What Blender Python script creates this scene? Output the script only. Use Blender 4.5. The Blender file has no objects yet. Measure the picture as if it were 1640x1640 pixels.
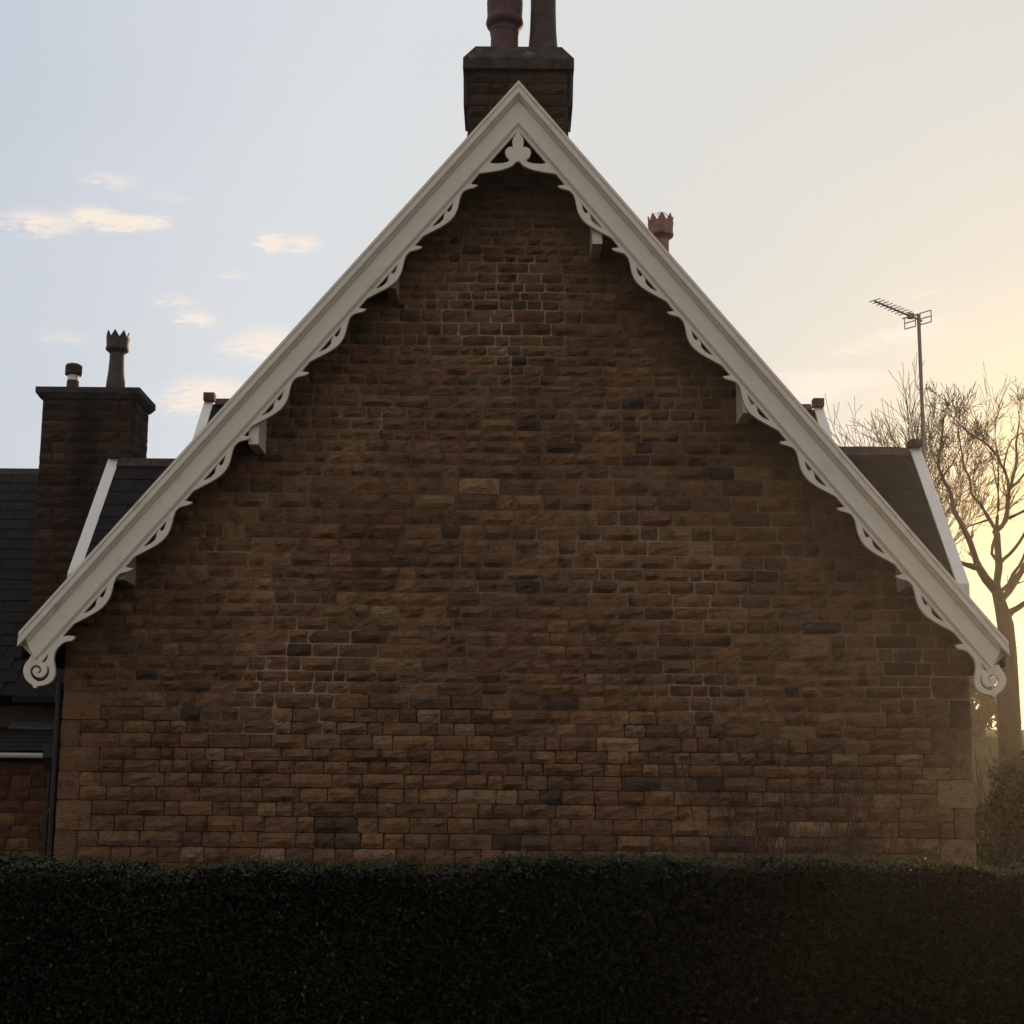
import bpy, bmesh, math, random
import numpy as np
from mathutils import Vector, Matrix, noise

scn = bpy.context.scene
COL = scn.collection
R = math.radians

# ------------------------------------------------------------------ camera
cam_d = bpy.data.cameras.new('camera')
cam_d.sensor_width = 36.0
cam_d.lens = 36.0 * 2200 / 1640
cam_d.shift_y = 127 / 1640
cam_d.clip_start = 0.05
cam_d.clip_end = 4000
cam = bpy.data.objects.new('camera', cam_d)
COL.objects.link(cam)
cam.matrix_world = Matrix.Translation((0, 0, 1.65)) @ Matrix.Rotation(R(98.6), 4, 'X') @ Matrix.Rotation(R(.54), 4, 'Z')
scn.camera = cam

# ------------------------------------------------------------------ light
SUN_AZ, SUN_EL = 24.0, 9.0         # degrees clockwise from +Y, above the horizon
w = bpy.data.worlds.new('World')
scn.world = w
w.use_nodes = True
nt = w.node_tree
nt.nodes.clear()


def N(tree, typ, **kw):
    n = tree.nodes.new(typ)
    for k, v in kw.items():
        if k.startswith('i_'):
            key = k[2:]
            key = int(key) if key.isdigit() else key
            n.inputs[key].default_value = v
        else:
            setattr(n, k, v)
    return n


def math_(tree, op, a, b=None, clamp=False):
    n = tree.nodes.new('ShaderNodeMath')
    n.operation = op
    n.use_clamp = clamp
    for i, v in enumerate((a, b)):
        if v is None:
            continue
        if isinstance(v, (int, float)):
            n.inputs[i].default_value = v
        else:
            tree.links.new(v, n.inputs[i])
    return n.outputs[0]


def mix_(tree, fac, a, b, blend='MIX'):
    n = tree.nodes.new('ShaderNodeMix')
    n.data_type = 'RGBA'
    n.blend_type = blend
    for s, v in ((n.inputs[0], fac), (n.inputs[6], a), (n.inputs[7], b)):
        if isinstance(v, (int, float)):
            s.default_value = v
        elif isinstance(v, tuple):
            s.default_value = (*v, 1)
        else:
            tree.links.new(v, s)
    return n.outputs[2]


def build_world():
    L = nt.links.new
    sky = N(nt, 'ShaderNodeTexSky', sky_type='NISHITA', sun_disc=False)
    sky.sun_elevation = R(SUN_EL)
    sky.sun_rotation = R(SUN_AZ)
    sky.air_density = 1.0
    sky.dust_density = 1.6
    sky.ozone_density = 1.0
    tc = N(nt, 'ShaderNodeTexCoord')
    sep = N(nt, 'ShaderNodeSeparateXYZ')
    L(tc.outputs['Generated'], sep.inputs[0])
    x, y, z = sep.outputs
    az = math_(nt, 'ARCTAN2', x, y)
    az = math_(nt, 'MULTIPLY', az, 57.2958)
    el = math_(nt, 'MULTIPLY', math_(nt, 'ARCSINE', z), 57.2958)
    # the same veil of thin high cloud all over the sky
    zc = math_(nt, 'ADD', math_(nt, 'MAXIMUM', z, 0.0), .12)
    cb = N(nt, 'ShaderNodeCombineXYZ')
    L(math_(nt, 'DIVIDE', x, zc), cb.inputs[0])
    L(math_(nt, 'DIVIDE', y, zc), cb.inputs[1])
    mp = N(nt, 'ShaderNodeMapping')
    mp.inputs['Scale'].default_value = (1.0, 1.9, 1)
    L(cb.outputs[0], mp.inputs[0])
    nz = N(nt, 'ShaderNodeTexNoise', i_Scale=1.6, i_Detail=6.0, i_Roughness=.55)
    L(mp.outputs[0], nz.inputs['Vector'])
    nz2 = N(nt, 'ShaderNodeTexNoise', i_Scale=5.5, i_Detail=5.0, i_Roughness=.6)
    L(mp.outputs[0], nz2.inputs['Vector'])
    veil = N(nt, 'ShaderNodeMapRange', i_1=.30, i_2=.75, i_3=VEIL[0], i_4=VEIL[1])
    L(nz.outputs[0], veil.inputs[0])
    bk = N(nt, 'ShaderNodeBackground', i_Strength=SKY_STRENGTH)
    # small fair-weather clouds: (azimuth, elevation, half width, half height, amount)
    clouds = [(-20.01, 22.16, 1.33, .45, .85), (-17.95, 22.71, .83, .42, .60), (-16.93, 22.58, 1.53, .32, .85), (-15.54, 22.78, .97, .18, .60),
              (-10.57, 22.42, .61, .37, 1.0), (-9.16, 22.47, .67, .32, .80), (-13.48, 19.19, .78, .29, .80), (-14.36, 19.82, 1.11, .29, .45),
              (-17.28, 24.15, 1.17, .34, .45), (-14.82, 23.76, 1.25, .26, .30), (-10.28, 18.58, 1.53, .58, .70), (-11.44, 18.13, 1.25, .42, .50),
              (-12.66, 16.43, 1.67, .53, .90), (-13.78, 15.72, 1.39, .47, .60), (-11.96, 21.05, .78, .24, .35), (-18.77, 17.97, 1.39, .39, .35),
              (13.80, 17.01, 2.08, .39, .90), (16.26, 18.61, 1.17, .29, .90), (14.35, 18.16, 1.25, .34, .50), (17.51, 18.94, .83, .18, .50),
              (17.31, 20.16, 1.11, .18, .35), (12.38, 16.42, 1.67, .47, .80), (11.37, 17.34, 1.39, .26, .40),
              # the same kind of cloud goes on round the rest of the sky
              (-34, 21, 3, .9, .7), (-47, 17, 4, 1.1, .7), (36, 19, 4, 1, .7), (52, 23, 3, .8, .6), (71, 15, 5, 1.2, .7),
              (-75, 22, 4, 1, .7), (-98, 17, 5, 1.2, .7), (104, 20, 4, 1, .7), (133, 16, 5, 1.2, .7), (-140, 20, 5, 1.1, .7),
              (160, 24, 4, 1, .6), (-171, 16, 5, 1.2, .7)]
    nz3 = N(nt, 'ShaderNodeTexNoise', i_Scale=34.0, i_Detail=6.0, i_Roughness=.62)
    L(mp.outputs[0], nz3.inputs['Vector'])
    wob = math_(nt, 'MULTIPLY', math_(nt, 'SUBTRACT', nz3.outputs[0], .5), 1.9)
    az2 = math_(nt, 'ADD', az, math_(nt, 'MULTIPLY', wob, 1.1))
    el2 = math_(nt, 'ADD', el, math_(nt, 'MULTIPLY', wob, .55))
    tot = None
    for a, e, sa, se, k in clouds:
        da = math_(nt, 'DIVIDE', math_(nt, 'SUBTRACT', az2, a), sa)
        de = math_(nt, 'DIVIDE', math_(nt, 'SUBTRACT', el2, e), se)
        q = math_(nt, 'ADD', math_(nt, 'MULTIPLY', da, da), math_(nt, 'MULTIPLY', de, de))
        g = math_(nt, 'MULTIPLY', math_(nt, 'POWER', 2.718, math_(nt, 'MULTIPLY', q, -1.0)), k)
        tot = g if tot is None else math_(nt, 'ADD', tot, g)
    er = math_(nt, 'ADD', math_(nt, 'MULTIPLY', nz3.outputs[0], 2.4), -.3)
    mr_ = N(nt, 'ShaderNodeMapRange', interpolation_type='SMOOTHSTEP', i_1=.03, i_2=1.05, i_3=0.0, i_4=.88)
    L(math_(nt, 'MULTIPLY', math_(nt, 'MULTIPLY', tot, er), 1.3), mr_.inputs[0])
    tot = mr_.outputs[0]
    # the veil scatters light forward: it is brighter round the sun; behind the camera it is lifted to light the wall
    dt = N(nt, 'ShaderNodeVectorMath', operation='DOT_PRODUCT')
    L(tc.outputs['Generated'], dt.inputs[0])
    dt.inputs[1].default_value = (math.sin(R(SUN_AZ)) * math.cos(R(SUN_EL)), math.cos(R(SUN_AZ)) * math.cos(R(SUN_EL)), math.sin(R(SUN_EL)))
    f = math_(nt, 'MULTIPLY', math_(nt, 'ADD', dt.outputs['Value'], 1.0), .5)
    f = math_(nt, 'POWER', f, 2.0)
    vr = N(nt, 'ShaderNodeValToRGB')
    el_ = vr.color_ramp.elements
    while len(el_) < len(VEIL_RAMP):
        el_.new(.5)
    for e_, (p_, c_) in zip(el_, VEIL_RAMP):
        e_.position = p_
        e_.color = (*c_, 1)
    L(f, vr.inputs[0])
    vcol = vr.outputs[0]
    c1 = mix_(nt, veil.outputs[0], sky.outputs[0], vcol)
    c2 = mix_(nt, tot, c1, CLOUD_COL)
    L(c2, bk.inputs[0])
    out = N(nt, 'ShaderNodeOutputWorld')
    L(bk.outputs[0], out.inputs[0])


SKY_STRENGTH = .10
VEIL = (.90, .96)
VEIL_RAMP = [(0.0, (6.1, 5.6, 5.3)), (.40, (5.6, 5.6, 5.9)), (.66, (5.6, 6.1, 7.1)), (.83, (7.5, 7.8, 8.1)), (.95, (7.6, 7.4, 6.9)), (.98, (7.7, 7.2, 6.3)), (.991, (8.1, 6.9, 5.1)), (.998, (8.8, 6.1, 3.0))]
CLOUD_COL = (9.9, 8.6, 7.4)
build_world()

sun_d = bpy.data.lights.new('sun', 'SUN')
sun_d.energy = 3.0
sun_d.angle = R(.5)
sun_d.color = (1, .68, .36)
sun = bpy.data.objects.new('sun', sun_d)
COL.objects.link(sun)
sd = Vector((math.sin(R(SUN_AZ)) * math.cos(R(SUN_EL)), math.cos(R(SUN_AZ)) * math.cos(R(SUN_EL)), math.sin(R(SUN_EL))))
sun.rotation_euler = sd.to_track_quat('Z', 'Y').to_euler()

vs = scn.view_settings
vs.view_transform = 'Standard'
vs.look = 'None'
vs.exposure = 0.0
vs.gamma = 1.0
vs.use_curve_mapping = False

# ------------------------------------------------------------------ helpers
rng = random.Random(7)


def link(o, parent=None):
    COL.objects.link(o)
    if parent is not None:
        o.parent = parent
    return o


def thing(name, label, cat, loc=(0, 0, 0), group=None):
    o = bpy.data.objects.new(name, None)
    o.empty_display_size = .2
    link(o)
    o.location = loc
    o['label'] = label
    o['category'] = cat
    if group:
        o['group'] = group
    return o


WLOC = {}


def wloc(o):
    """world location of an object that is only ever translated"""
    p = Vector((0, 0, 0))
    while o is not None:
        p += o.location
        o = o.parent
    return p


class MB:
    """collects faces in world metres, then links them as one mesh object"""

    def __init__(self):
        self.v = []
        self.f = []
        self.tone = []
        self.cur = (1, 1, 1, 1)

    def add(self, vs, fs):
        b = len(self.v)
        self.v += [tuple(p) for p in vs]
        self.f += [tuple(b + i for i in f) for f in fs]
        self.tone += [self.cur] * len(fs)

    def box(self, x0, x1, y0, y1, z0, z1):
        self.add([(x0, y0, z0), (x1, y0, z0), (x1, y1, z0), (x0, y1, z0), (x0, y0, z1), (x1, y0, z1), (x1, y1, z1), (x0, y1, z1)],
                 [(0, 3, 2, 1), (4, 5, 6, 7), (0, 1, 5, 4), (1, 2, 6, 5), (2, 3, 7, 6), (3, 0, 4, 7)])

    def hexa(self, p):
        self.add(p, [(0, 3, 2, 1), (4, 5, 6, 7), (0, 1, 5, 4), (1, 2, 6, 5), (2, 3, 7, 6), (3, 0, 4, 7)])

    def prism(self, poly, a, b, axis='y'):
        """polygon in (x,z) [axis y] or (y,z) [axis x], from a to b"""
        n = len(poly)
        if axis == 'y':
            P = [(p, a, q) for p, q in poly] + [(p, b, q) for p, q in poly]
        else:
            P = [(a, p, q) for p, q in poly] + [(b, p, q) for p, q in poly]
        fs = [tuple(range(n - 1, -1, -1)), tuple(range(n, 2 * n))]
        fs += [(i, (i + 1) % n, n + (i + 1) % n, n + i) for i in range(n)]
        self.add(P, fs)

    def tube(self, pts, rad, n=6, cap=True):
        pts = [Vector(p) for p in pts]
        rings = []
        up = Vector((0.13, 0.2, 1)).normalized()
        for i, p in enumerate(pts):
            t = (pts[min(i + 1, len(pts) - 1)] - pts[max(i - 1, 0)])
            t = t.normalized() if t.length > 1e-9 else Vector((0, 0, 1))
            a = t.cross(up)
            if a.length < .05:
                a = t.cross(Vector((1, 0, 0)))
            a.normalize()
            b = t.cross(a)
            r = rad[i] if isinstance(rad, (list, tuple)) else rad
            rings.append([p + a * (r * math.cos(2 * math.pi * k / n)) + b * (r * math.sin(2 * math.pi * k / n)) for k in range(n)])
        V = [q for ring in rings for q in ring]
        F = []
        for i in range(len(pts) - 1):
            for k in range(n):
                k2 = (k + 1) % n
                F.append((i * n + k, i * n + k2, (i + 1) * n + k2, (i + 1) * n + k))
        if cap:
            F.append(tuple(range(n - 1, -1, -1)))
            F.append(tuple(range(len(V) - n, len(V))))
        self.add(V, F)

    def lathe(self, cx, cy, prof, n=20, cap=True):
        V, F = [], []
        for r, z in prof:
            V += [(cx + r * math.cos(2 * math.pi * k / n), cy + r * math.sin(2 * math.pi * k / n), z) for k in range(n)]
        for i in range(len(prof) - 1):
            for k in range(n):
                k2 = (k + 1) % n
                F.append((i * n + k, i * n + k2, (i + 1) * n + k2, (i + 1) * n + k))
        if cap:
            F.append(tuple(range(n - 1, -1, -1)))
            F.append(tuple(range(len(V) - n, len(V))))
        self.add(V, F)

    def build(self, name, mat, parent=None, smooth=False, tone=False, origin=None, normals=True):
        me = bpy.data.meshes.new(name)
        o = Vector(origin) if origin is not None else (Vector(wloc(parent)) if parent else Vector((0, 0, 0)))
        me.from_pydata([(p[0] - o[0], p[1] - o[1], p[2] - o[2]) for p in self.v], [], self.f)
        if normals:
            bm = bmesh.new()
            bm.from_mesh(me)
            bmesh.ops.recalc_face_normals(bm, faces=bm.faces)
            bm.to_mesh(me)
            bm.free()
        if tone:
            at = me.attributes.new('tone', 'FLOAT_COLOR', 'FACE')
            at.data.foreach_set('color', [c for t in self.tone for c in t])
        if smooth:
            me.polygons.foreach_set('use_smooth', [True] * len(me.polygons))
        me.materials.append(mat)
        ob = bpy.data.objects.new(name, me)
        link(ob, parent)
        pw = Vector(wloc(parent)) if parent else Vector((0, 0, 0))
        ob.location = o - pw
        return ob


def plate(name, outline, holes, t, mat, parent, yc, bevel=.004, mirror=None, off=(0, 0)):
    """a fretsawn board: outline and holes in (x,z) metres, thickness t, centred on depth yc"""
    cu = bpy.data.curves.new(name, 'CURVE')
    cu.dimensions = '2D'
    cu.fill_mode = 'BOTH'
    cu.extrude = t / 2 - bevel
    cu.bevel_depth = bevel
    cu.bevel_resolution = 0
    cu.offset = -bevel
    for pts in [outline] + holes:
        s = cu.splines.new('POLY')
        s.points.add(len(pts) - 1)
        for i, (a, b) in enumerate(pts):
            if mirror is not None:
                a = 2 * mirror - a
            s.points[i].co = (a - off[0], b - off[1], 0, 1)
        s.use_cyclic_u = True
    tmp = bpy.data.objects.new('tmp', cu)
    COL.objects.link(tmp)
    dg = bpy.context.evaluated_depsgraph_get()
    me = bpy.data.meshes.new_from_object(tmp.evaluated_get(dg))
    bpy.data.objects.remove(tmp)
    bpy.data.curves.remove(cu)
    me.name = name
    me.transform(Matrix(((1, 0, 0, 0), (0, 0, -1, 0), (0, 1, 0, 0), (0, 0, 0, 1))))
    me.materials.clear()
    me.materials.append(mat)
    ob = bpy.data.objects.new(name, me)
    link(ob, parent)
    ob.location = Vector((off[0], yc, off[1])) - wloc(parent)
    return ob


def smooth_loop(pts, it=1):
    """Chaikin corner cutting on a closed outline"""
    for _ in range(it):
        q = []
        n = len(pts)
        for i in range(n):
            a, b = pts[i], pts[(i + 1) % n]
            q.append((a[0] * .75 + b[0] * .25, a[1] * .75 + b[1] * .25))
            q.append((a[0] * .25 + b[0] * .75, a[1] * .25 + b[1] * .75))
        pts = q
    return pts


# ------------------------------------------------------------------ materials
def new_mat(name):
    m = bpy.data.materials.new(name)
    m.use_nodes = True
    t = m.node_tree
    b = t.nodes['Principled BSDF']
    return m, t, b


def ramp(t, fac, stops):
    n = t.nodes.new('ShaderNodeValToRGB')
    e = n.color_ramp.elements
    while len(e) < len(stops):
        e.new(.5)
    for i, (p, c) in enumerate(stops):
        e[i].position = p
        e[i].color = (*c, 1) if len(c) == 3 else c
    t.links.new(fac, n.inputs[0])
    return n.outputs[0]


def noise_(t, scale, detail=4, rough=.6, coord='Object', stretch=None):
    tc = N(t, 'ShaderNodeTexCoord')
    n = N(t, 'ShaderNodeTexNoise', i_Scale=scale, i_Detail=detail, i_Roughness=rough)
    src = tc.outputs[coord]
    if coord == 'Position':
        src = N(t, 'ShaderNodeNewGeometry').outputs['Position']
    if stretch:
        mp = N(t, 'ShaderNodeMapping')
        mp.inputs['Scale'].default_value = stretch
        t.links.new(src, mp.inputs[0])
        src = mp.outputs[0]
    t.links.new(src, n.inputs['Vector'])
    return n.outputs[0]


def pos_noise(t, scale, detail=4, rough=.6, stretch=None):
    g = N(t, 'ShaderNodeNewGeometry')
    n = N(t, 'ShaderNodeTexNoise', i_Scale=scale, i_Detail=detail, i_Roughness=rough)
    src = g.outputs['Position']
    if stretch:
        mp = N(t, 'ShaderNodeMapping')
        mp.inputs['Scale'].default_value = stretch
        t.links.new(src, mp.inputs[0])
        src = mp.outputs[0]
    t.links.new(src, n.inputs['Vector'])
    return n.outputs[0]


def bump(t, b, h, strength, dist):
    n = N(t, 'ShaderNodeBump', i_Strength=strength, i_Distance=dist)
    t.links.new(h, n.inputs['Height'])
    t.links.new(n.outputs[0], b.inputs['Normal'])


def stone_mat(name, gain=1.0, streak=None):
    m, t, b = new_mat(name)
    at = N(t, 'ShaderNodeAttribute', attribute_name='tone')
    grain = pos_noise(t, 70, 5, .7)
    blotch = pos_noise(t, 9, 4, .6)
    band = pos_noise(t, 20, 3, .6, (1, 1, 4))
    soot = pos_noise(t, .9, 3, .55)
    k1 = ramp(t, grain, [(.25, (.62,) * 3), (.75, (1.25,) * 3)])
    k2 = ramp(t, blotch, [(.30, (.42, .40, .40)), (.48, (1, 1, 1)), (.75, (1.3, 1.24, 1.12))])  # tone blotches; the dark end also paints the shade under rough rock faces
    k3 = ramp(t, band, [(.3, (.75,) * 3), (.65, (1.1,) * 3)])
    k4 = ramp(t, soot, [(.35, (.78, .76, .77)), (.65, (1.12, 1.1, 1.06))])
    c = mix_(t, 1.0, at.outputs['Color'], k1, 'MULTIPLY')
    c = mix_(t, .9, c, k2, 'MULTIPLY')
    c = mix_(t, 1.0, c, k3, 'MULTIPLY')
    c = mix_(t, 1.0, c, k4, 'MULTIPLY')
    if streak:
        g = N(t, 'ShaderNodeNewGeometry')
        sp = N(t, 'ShaderNodeSeparateXYZ')
        t.links.new(g.outputs['Position'], sp.inputs[0])
        wv = math_(t, 'MULTIPLY', math_(t, 'SUBTRACT', pos_noise(t, 3, 4, .6), .5), .35)
        dx = math_(t, 'ABSOLUTE', math_(t, 'ADD', math_(t, 'SUBTRACT', sp.outputs[0], streak[0]), wv))
        m1 = N(t, 'ShaderNodeMapRange', interpolation_type='SMOOTHSTEP', i_1=streak[1] * 1.5, i_2=streak[1] * .5, i_3=0.0, i_4=1.0)
        t.links.new(dx, m1.inputs[0])
        m2 = N(t, 'ShaderNodeMapRange', interpolation_type='SMOOTHSTEP', i_1=streak[2], i_2=streak[3], i_3=0.0, i_4=.85)
        t.links.new(sp.outputs[2], m2.inputs[0])
        c = mix_(t, math_(t, 'MULTIPLY', m1.outputs[0], m2.outputs[0]), c, (.012, .010, .009))
    if gain != 1.0:
        c = mix_(t, 1.0, c, (gain,) * 3, 'MULTIPLY')
    t.links.new(c, b.inputs['Base Color'])
    b.inputs['Roughness'].default_value = .92
    b.inputs['Specular IOR Level'].default_value = .2
    h = math_(t, 'ADD', math_(t, 'MULTIPLY', blotch, 1.6), math_(t, 'MULTIPLY', grain, .5))
    h = math_(t, 'ADD', h, band)
    bump(t, b, h, .8, .012)
    return m


def plain_mat(name, col, rough=.6, var=.25, scale=12, bumpd=0.0, metal=0.0, spec=.4, grime=None, stretch=None):
    m, t, b = new_mat(name)
    n = pos_noise(t, scale, 5, .6, stretch)
    lo = tuple(c * (1 - var) for c in col)
    hi = tuple(min(1, c * (1 + var)) for c in col)
    c = ramp(t, n, [(.3, lo), (.7, hi)])
    if grime:
        g = pos_noise(t, grime[1], 6, .65)
        f = ramp(t, g, [(grime[2], (0, 0, 0)), (grime[3], (1, 1, 1))])
        c = mix_(t, f, c, grime[0])
    t.links.new(c, b.inputs['Base Color'])
    b.inputs['Roughness'].default_value = rough
    b.inputs['Metallic'].default_value = metal
    b.inputs['Specular IOR Level'].default_value = spec
    if bumpd:
        bump(t, b, n, .6, bumpd)
    return m


M_STONE = stone_mat('sandstone')
M_STONE_STREAK = stone_mat('sooty_sandstone', 1.0, (-5.30, .13, 4.3, 5.6))
M_MORTAR_PALE = plain_mat('pale_mortar', (.20, .135, .085), .95, .5, 3, .004, spec=.1)
def mortar_mat():
    m, t, b = new_mat('patchy_pale_mortar')
    big = pos_noise(t, .75, 3, .5)
    fine = pos_noise(t, 8, 5, .7)
    c = ramp(t, big, [(.36, (.105, .068, .044)), (.50, (.19, .130, .085)), (.64, (.34, .245, .165))])
    c = mix_(t, 1.0, c, ramp(t, fine, [(.25, (.55,) * 3), (.75, (1.3,) * 3)]), 'MULTIPLY')
    t.links.new(c, b.inputs['Base Color'])
    b.inputs['Roughness'].default_value = .95
    b.inputs['Specular IOR Level'].default_value = .1
    bump(t, b, fine, .6, .004)
    return m


M_MORTAR_PATCHY = mortar_mat()
M_MORTAR_DARK = plain_mat('dark_mortar', (.060, .041, .027), .95, .3, 14, .004, spec=.1)
M_WHITE = plain_mat('cream_gloss_paint', (.74, .69, .58), .38, .05, 5, .0006, spec=.45, grime=((.38, .34, .25), 5, .56, .86))
M_WHITE2 = plain_mat('white_gloss_paint', (.78, .77, .72), .38, .04, 5, .0006, spec=.45, grime=((.45, .42, .36), 6, .62, .88))
M_SHADEPAINT = plain_mat('shaded_cream_paint', (.34, .29, .235), .6, .12, 8, .001, spec=.3)  # cream paint darkened: shade on the purlin ends put into the colour
M_SLATE = plain_mat('slate', (.014, .0125, .0115), .75, .35, 7, .003, spec=.12, grime=((.045, .038, .026), 3, .62, .8))
M_RIDGE = plain_mat('ridge_clay', (.10, .055, .038), .8, .3, 9, .003, spec=.25)
M_TERRA = plain_mat('terracotta', (.080, .032, .030), .62, .35, 11, .003, spec=.4, grime=((.03, .024, .022), 4, .50, .72))
M_TERRA_D = plain_mat('sooty_terracotta', (.060, .036, .032), .7, .4, 9, .003, spec=.3)
M_TERRA_B = plain_mat('buff_terracotta', (.30, .165, .115), .7, .35, 10, .003, spec=.3, grime=((.04, .03, .025), 5, .52, .75))
M_TERRA_BR = plain_mat('brown_terracotta', (.055, .036, .026), .6, .35, 10, .003, spec=.4, grime=((.03, .024, .02), 5, .52, .75))
M_COPING = plain_mat('weathered_coping', (.050, .042, .038), .9, .45, 10, .006, spec=.15, grime=((.13, .115, .075), 6, .60, .72))
M_LEAD = plain_mat('lead', (.075, .077, .08), .6, .25, 12, .002, spec=.4)
M_DARKIRON = plain_mat('black_painted_iron', (.009, .009, .010), .5, .2, 10, spec=.4)
M_ALU = plain_mat('weathered_aluminium', (.22, .20, .18), .5, .2, 20, metal=.6)
M_BARK = plain_mat('bark', (.030, .020, .014), .9, .4, 8, .02, spec=.15, stretch=(3, 3, .6))
M_TWIG = plain_mat('twig_bark', (.050, .033, .022), .85, .3, 5, spec=.2)
M_CORE = plain_mat('hedge_light_block', (.016, .014, .009), .95, .5, 18, .02, spec=.05)


def leaf_mat(name, cols, gloss=.35, trans=.25, spec=.12):
    m, t, b = new_mat(name)
    at = N(t, 'ShaderNodeAttribute', attribute_name='tone')
    s = N(t, 'ShaderNodeSeparateColor')
    t.links.new(at.outputs['Color'], s.inputs[0])
    c = ramp(t, s.outputs[0], [(i / (len(cols) - 1), c) for i, c in enumerate(cols)])
    t.links.new(c, b.inputs['Base Color'])
    b.inputs['Roughness'].default_value = gloss
    b.inputs['Specular IOR Level'].default_value = spec
    tr = N(t, 'ShaderNodeBsdfTranslucent')
    t.links.new(mix_(t, 1.0, c, (1.3, 1.5, .7), 'MULTIPLY'), tr.inputs[0])
    mx = N(t, 'ShaderNodeMixShader', i_0=trans)
    t.links.new(b.outputs[0], mx.inputs[1])
    t.links.new(tr.outputs[0], mx.inputs[2])
    t.links.new(mx.outputs[0], t.nodes['Material Output'].inputs[0])
    return m


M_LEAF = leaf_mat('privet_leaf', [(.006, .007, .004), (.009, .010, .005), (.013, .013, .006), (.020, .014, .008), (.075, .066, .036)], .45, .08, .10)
M_YOUNG = leaf_mat('young_privet_leaf', [(.020, .023, .009), (.040, .040, .015), (.068, .060, .024), (.075, .054, .026)], .34, .5, .6)
M_EVER = leaf_mat('evergreen_leaf', [(.012, .014, .006), (.020, .022, .009), (.032, .028, .012)], .45, .15)


def ground_mat():
    m, t, b = new_mat('rough_grass')
    n1 = pos_noise(t, .35, 6, .6)
    n2 = pos_noise(t, 6, 5, .7)
    c = ramp(t, n1, [(.3, (.026, .020, .005)), (.55, (.040, .028, .008)), (.75, (.055, .034, .012))])
    c = mix_(t, 1.0, c, ramp(t, n2, [(.25, (.55,) * 3), (.75, (1.3,) * 3)]), 'MULTIPLY')
    t.links.new(c, b.inputs['Base Color'])
    b.inputs['Roughness'].default_value = .95
    b.inputs['Specular IOR Level'].default_value = .1
    bump(t, b, n2, .8, .05)
    return m


M_GROUND = ground_mat()

# ------------------------------------------------------------------ ground: one sheet that rises behind the cottage


def sstep(a, b, x):
    t = max(0., min(1., (x - a) / (b - a)))
    return t * t * (3 - 2 * t)


def ground_z(x, y):
    z = 4.0 * sstep(24, 44, y) + 2.8 * sstep(48, 110, y)
    z += .25 * noise.noise(Vector((x * .07, y * .07, 1))) * sstep(22, 40, y)
    return z


def build_ground():
    xs = sorted(set([-900, -500, -300, -180, -110] + list(range(-80, 81, 4)) + [110, 180, 300, 500, 900]))
    ys = sorted(set([-300, -120, -50, -20, -8, 0, 4, 8, 12, 16, 20] + list(range(22, 121, 3)) + [140, 180, 260, 400, 700, 1200]))
    V = [(x, y, ground_z(x, y) - .02) for y in ys for x in xs]
    nx = len(xs)
    F = [(j * nx + i, j * nx + i + 1, (j + 1) * nx + i + 1, (j + 1) * nx + i) for j in range(len(ys) - 1) for i in range(nx - 1)]
    mb = MB()
    mb.add(V, F)
    o = mb.build('ground', M_GROUND, smooth=True)
    o['kind'] = 'structure'


build_ground()

# ------------------------------------------------------------------ masonry
TONES = [((0.205, 0.114, 0.054), 9), ((0.181, 0.100, 0.049), 8), ((0.161, 0.089, 0.044), 6), ((0.228, 0.128, 0.062), 4), ((0.193, 0.096, 0.050), 2),
         ((0.135, 0.078, 0.041), 3), ((0.146, 0.091, 0.051), 2), ((0.263, 0.160, 0.080), 1.2)]



def pick_tone(r, low=False):
    tot = sum(k for _, k in TONES)
    q = r.random() * tot
    for c, k in TONES:
        q -= k
        if q <= 0:
            break
    g = r.uniform(.90, 1.10)
    if low and r.random() < .07:
        c, g = (.25, .160, .085), r.uniform(.85, 1.15)
    if r.random() < .025:
        c, g = (.085, .055, .035), 1
    return (c[0] * g * .95, c[1] * g, c[2] * g * 1.10, 1)


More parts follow.
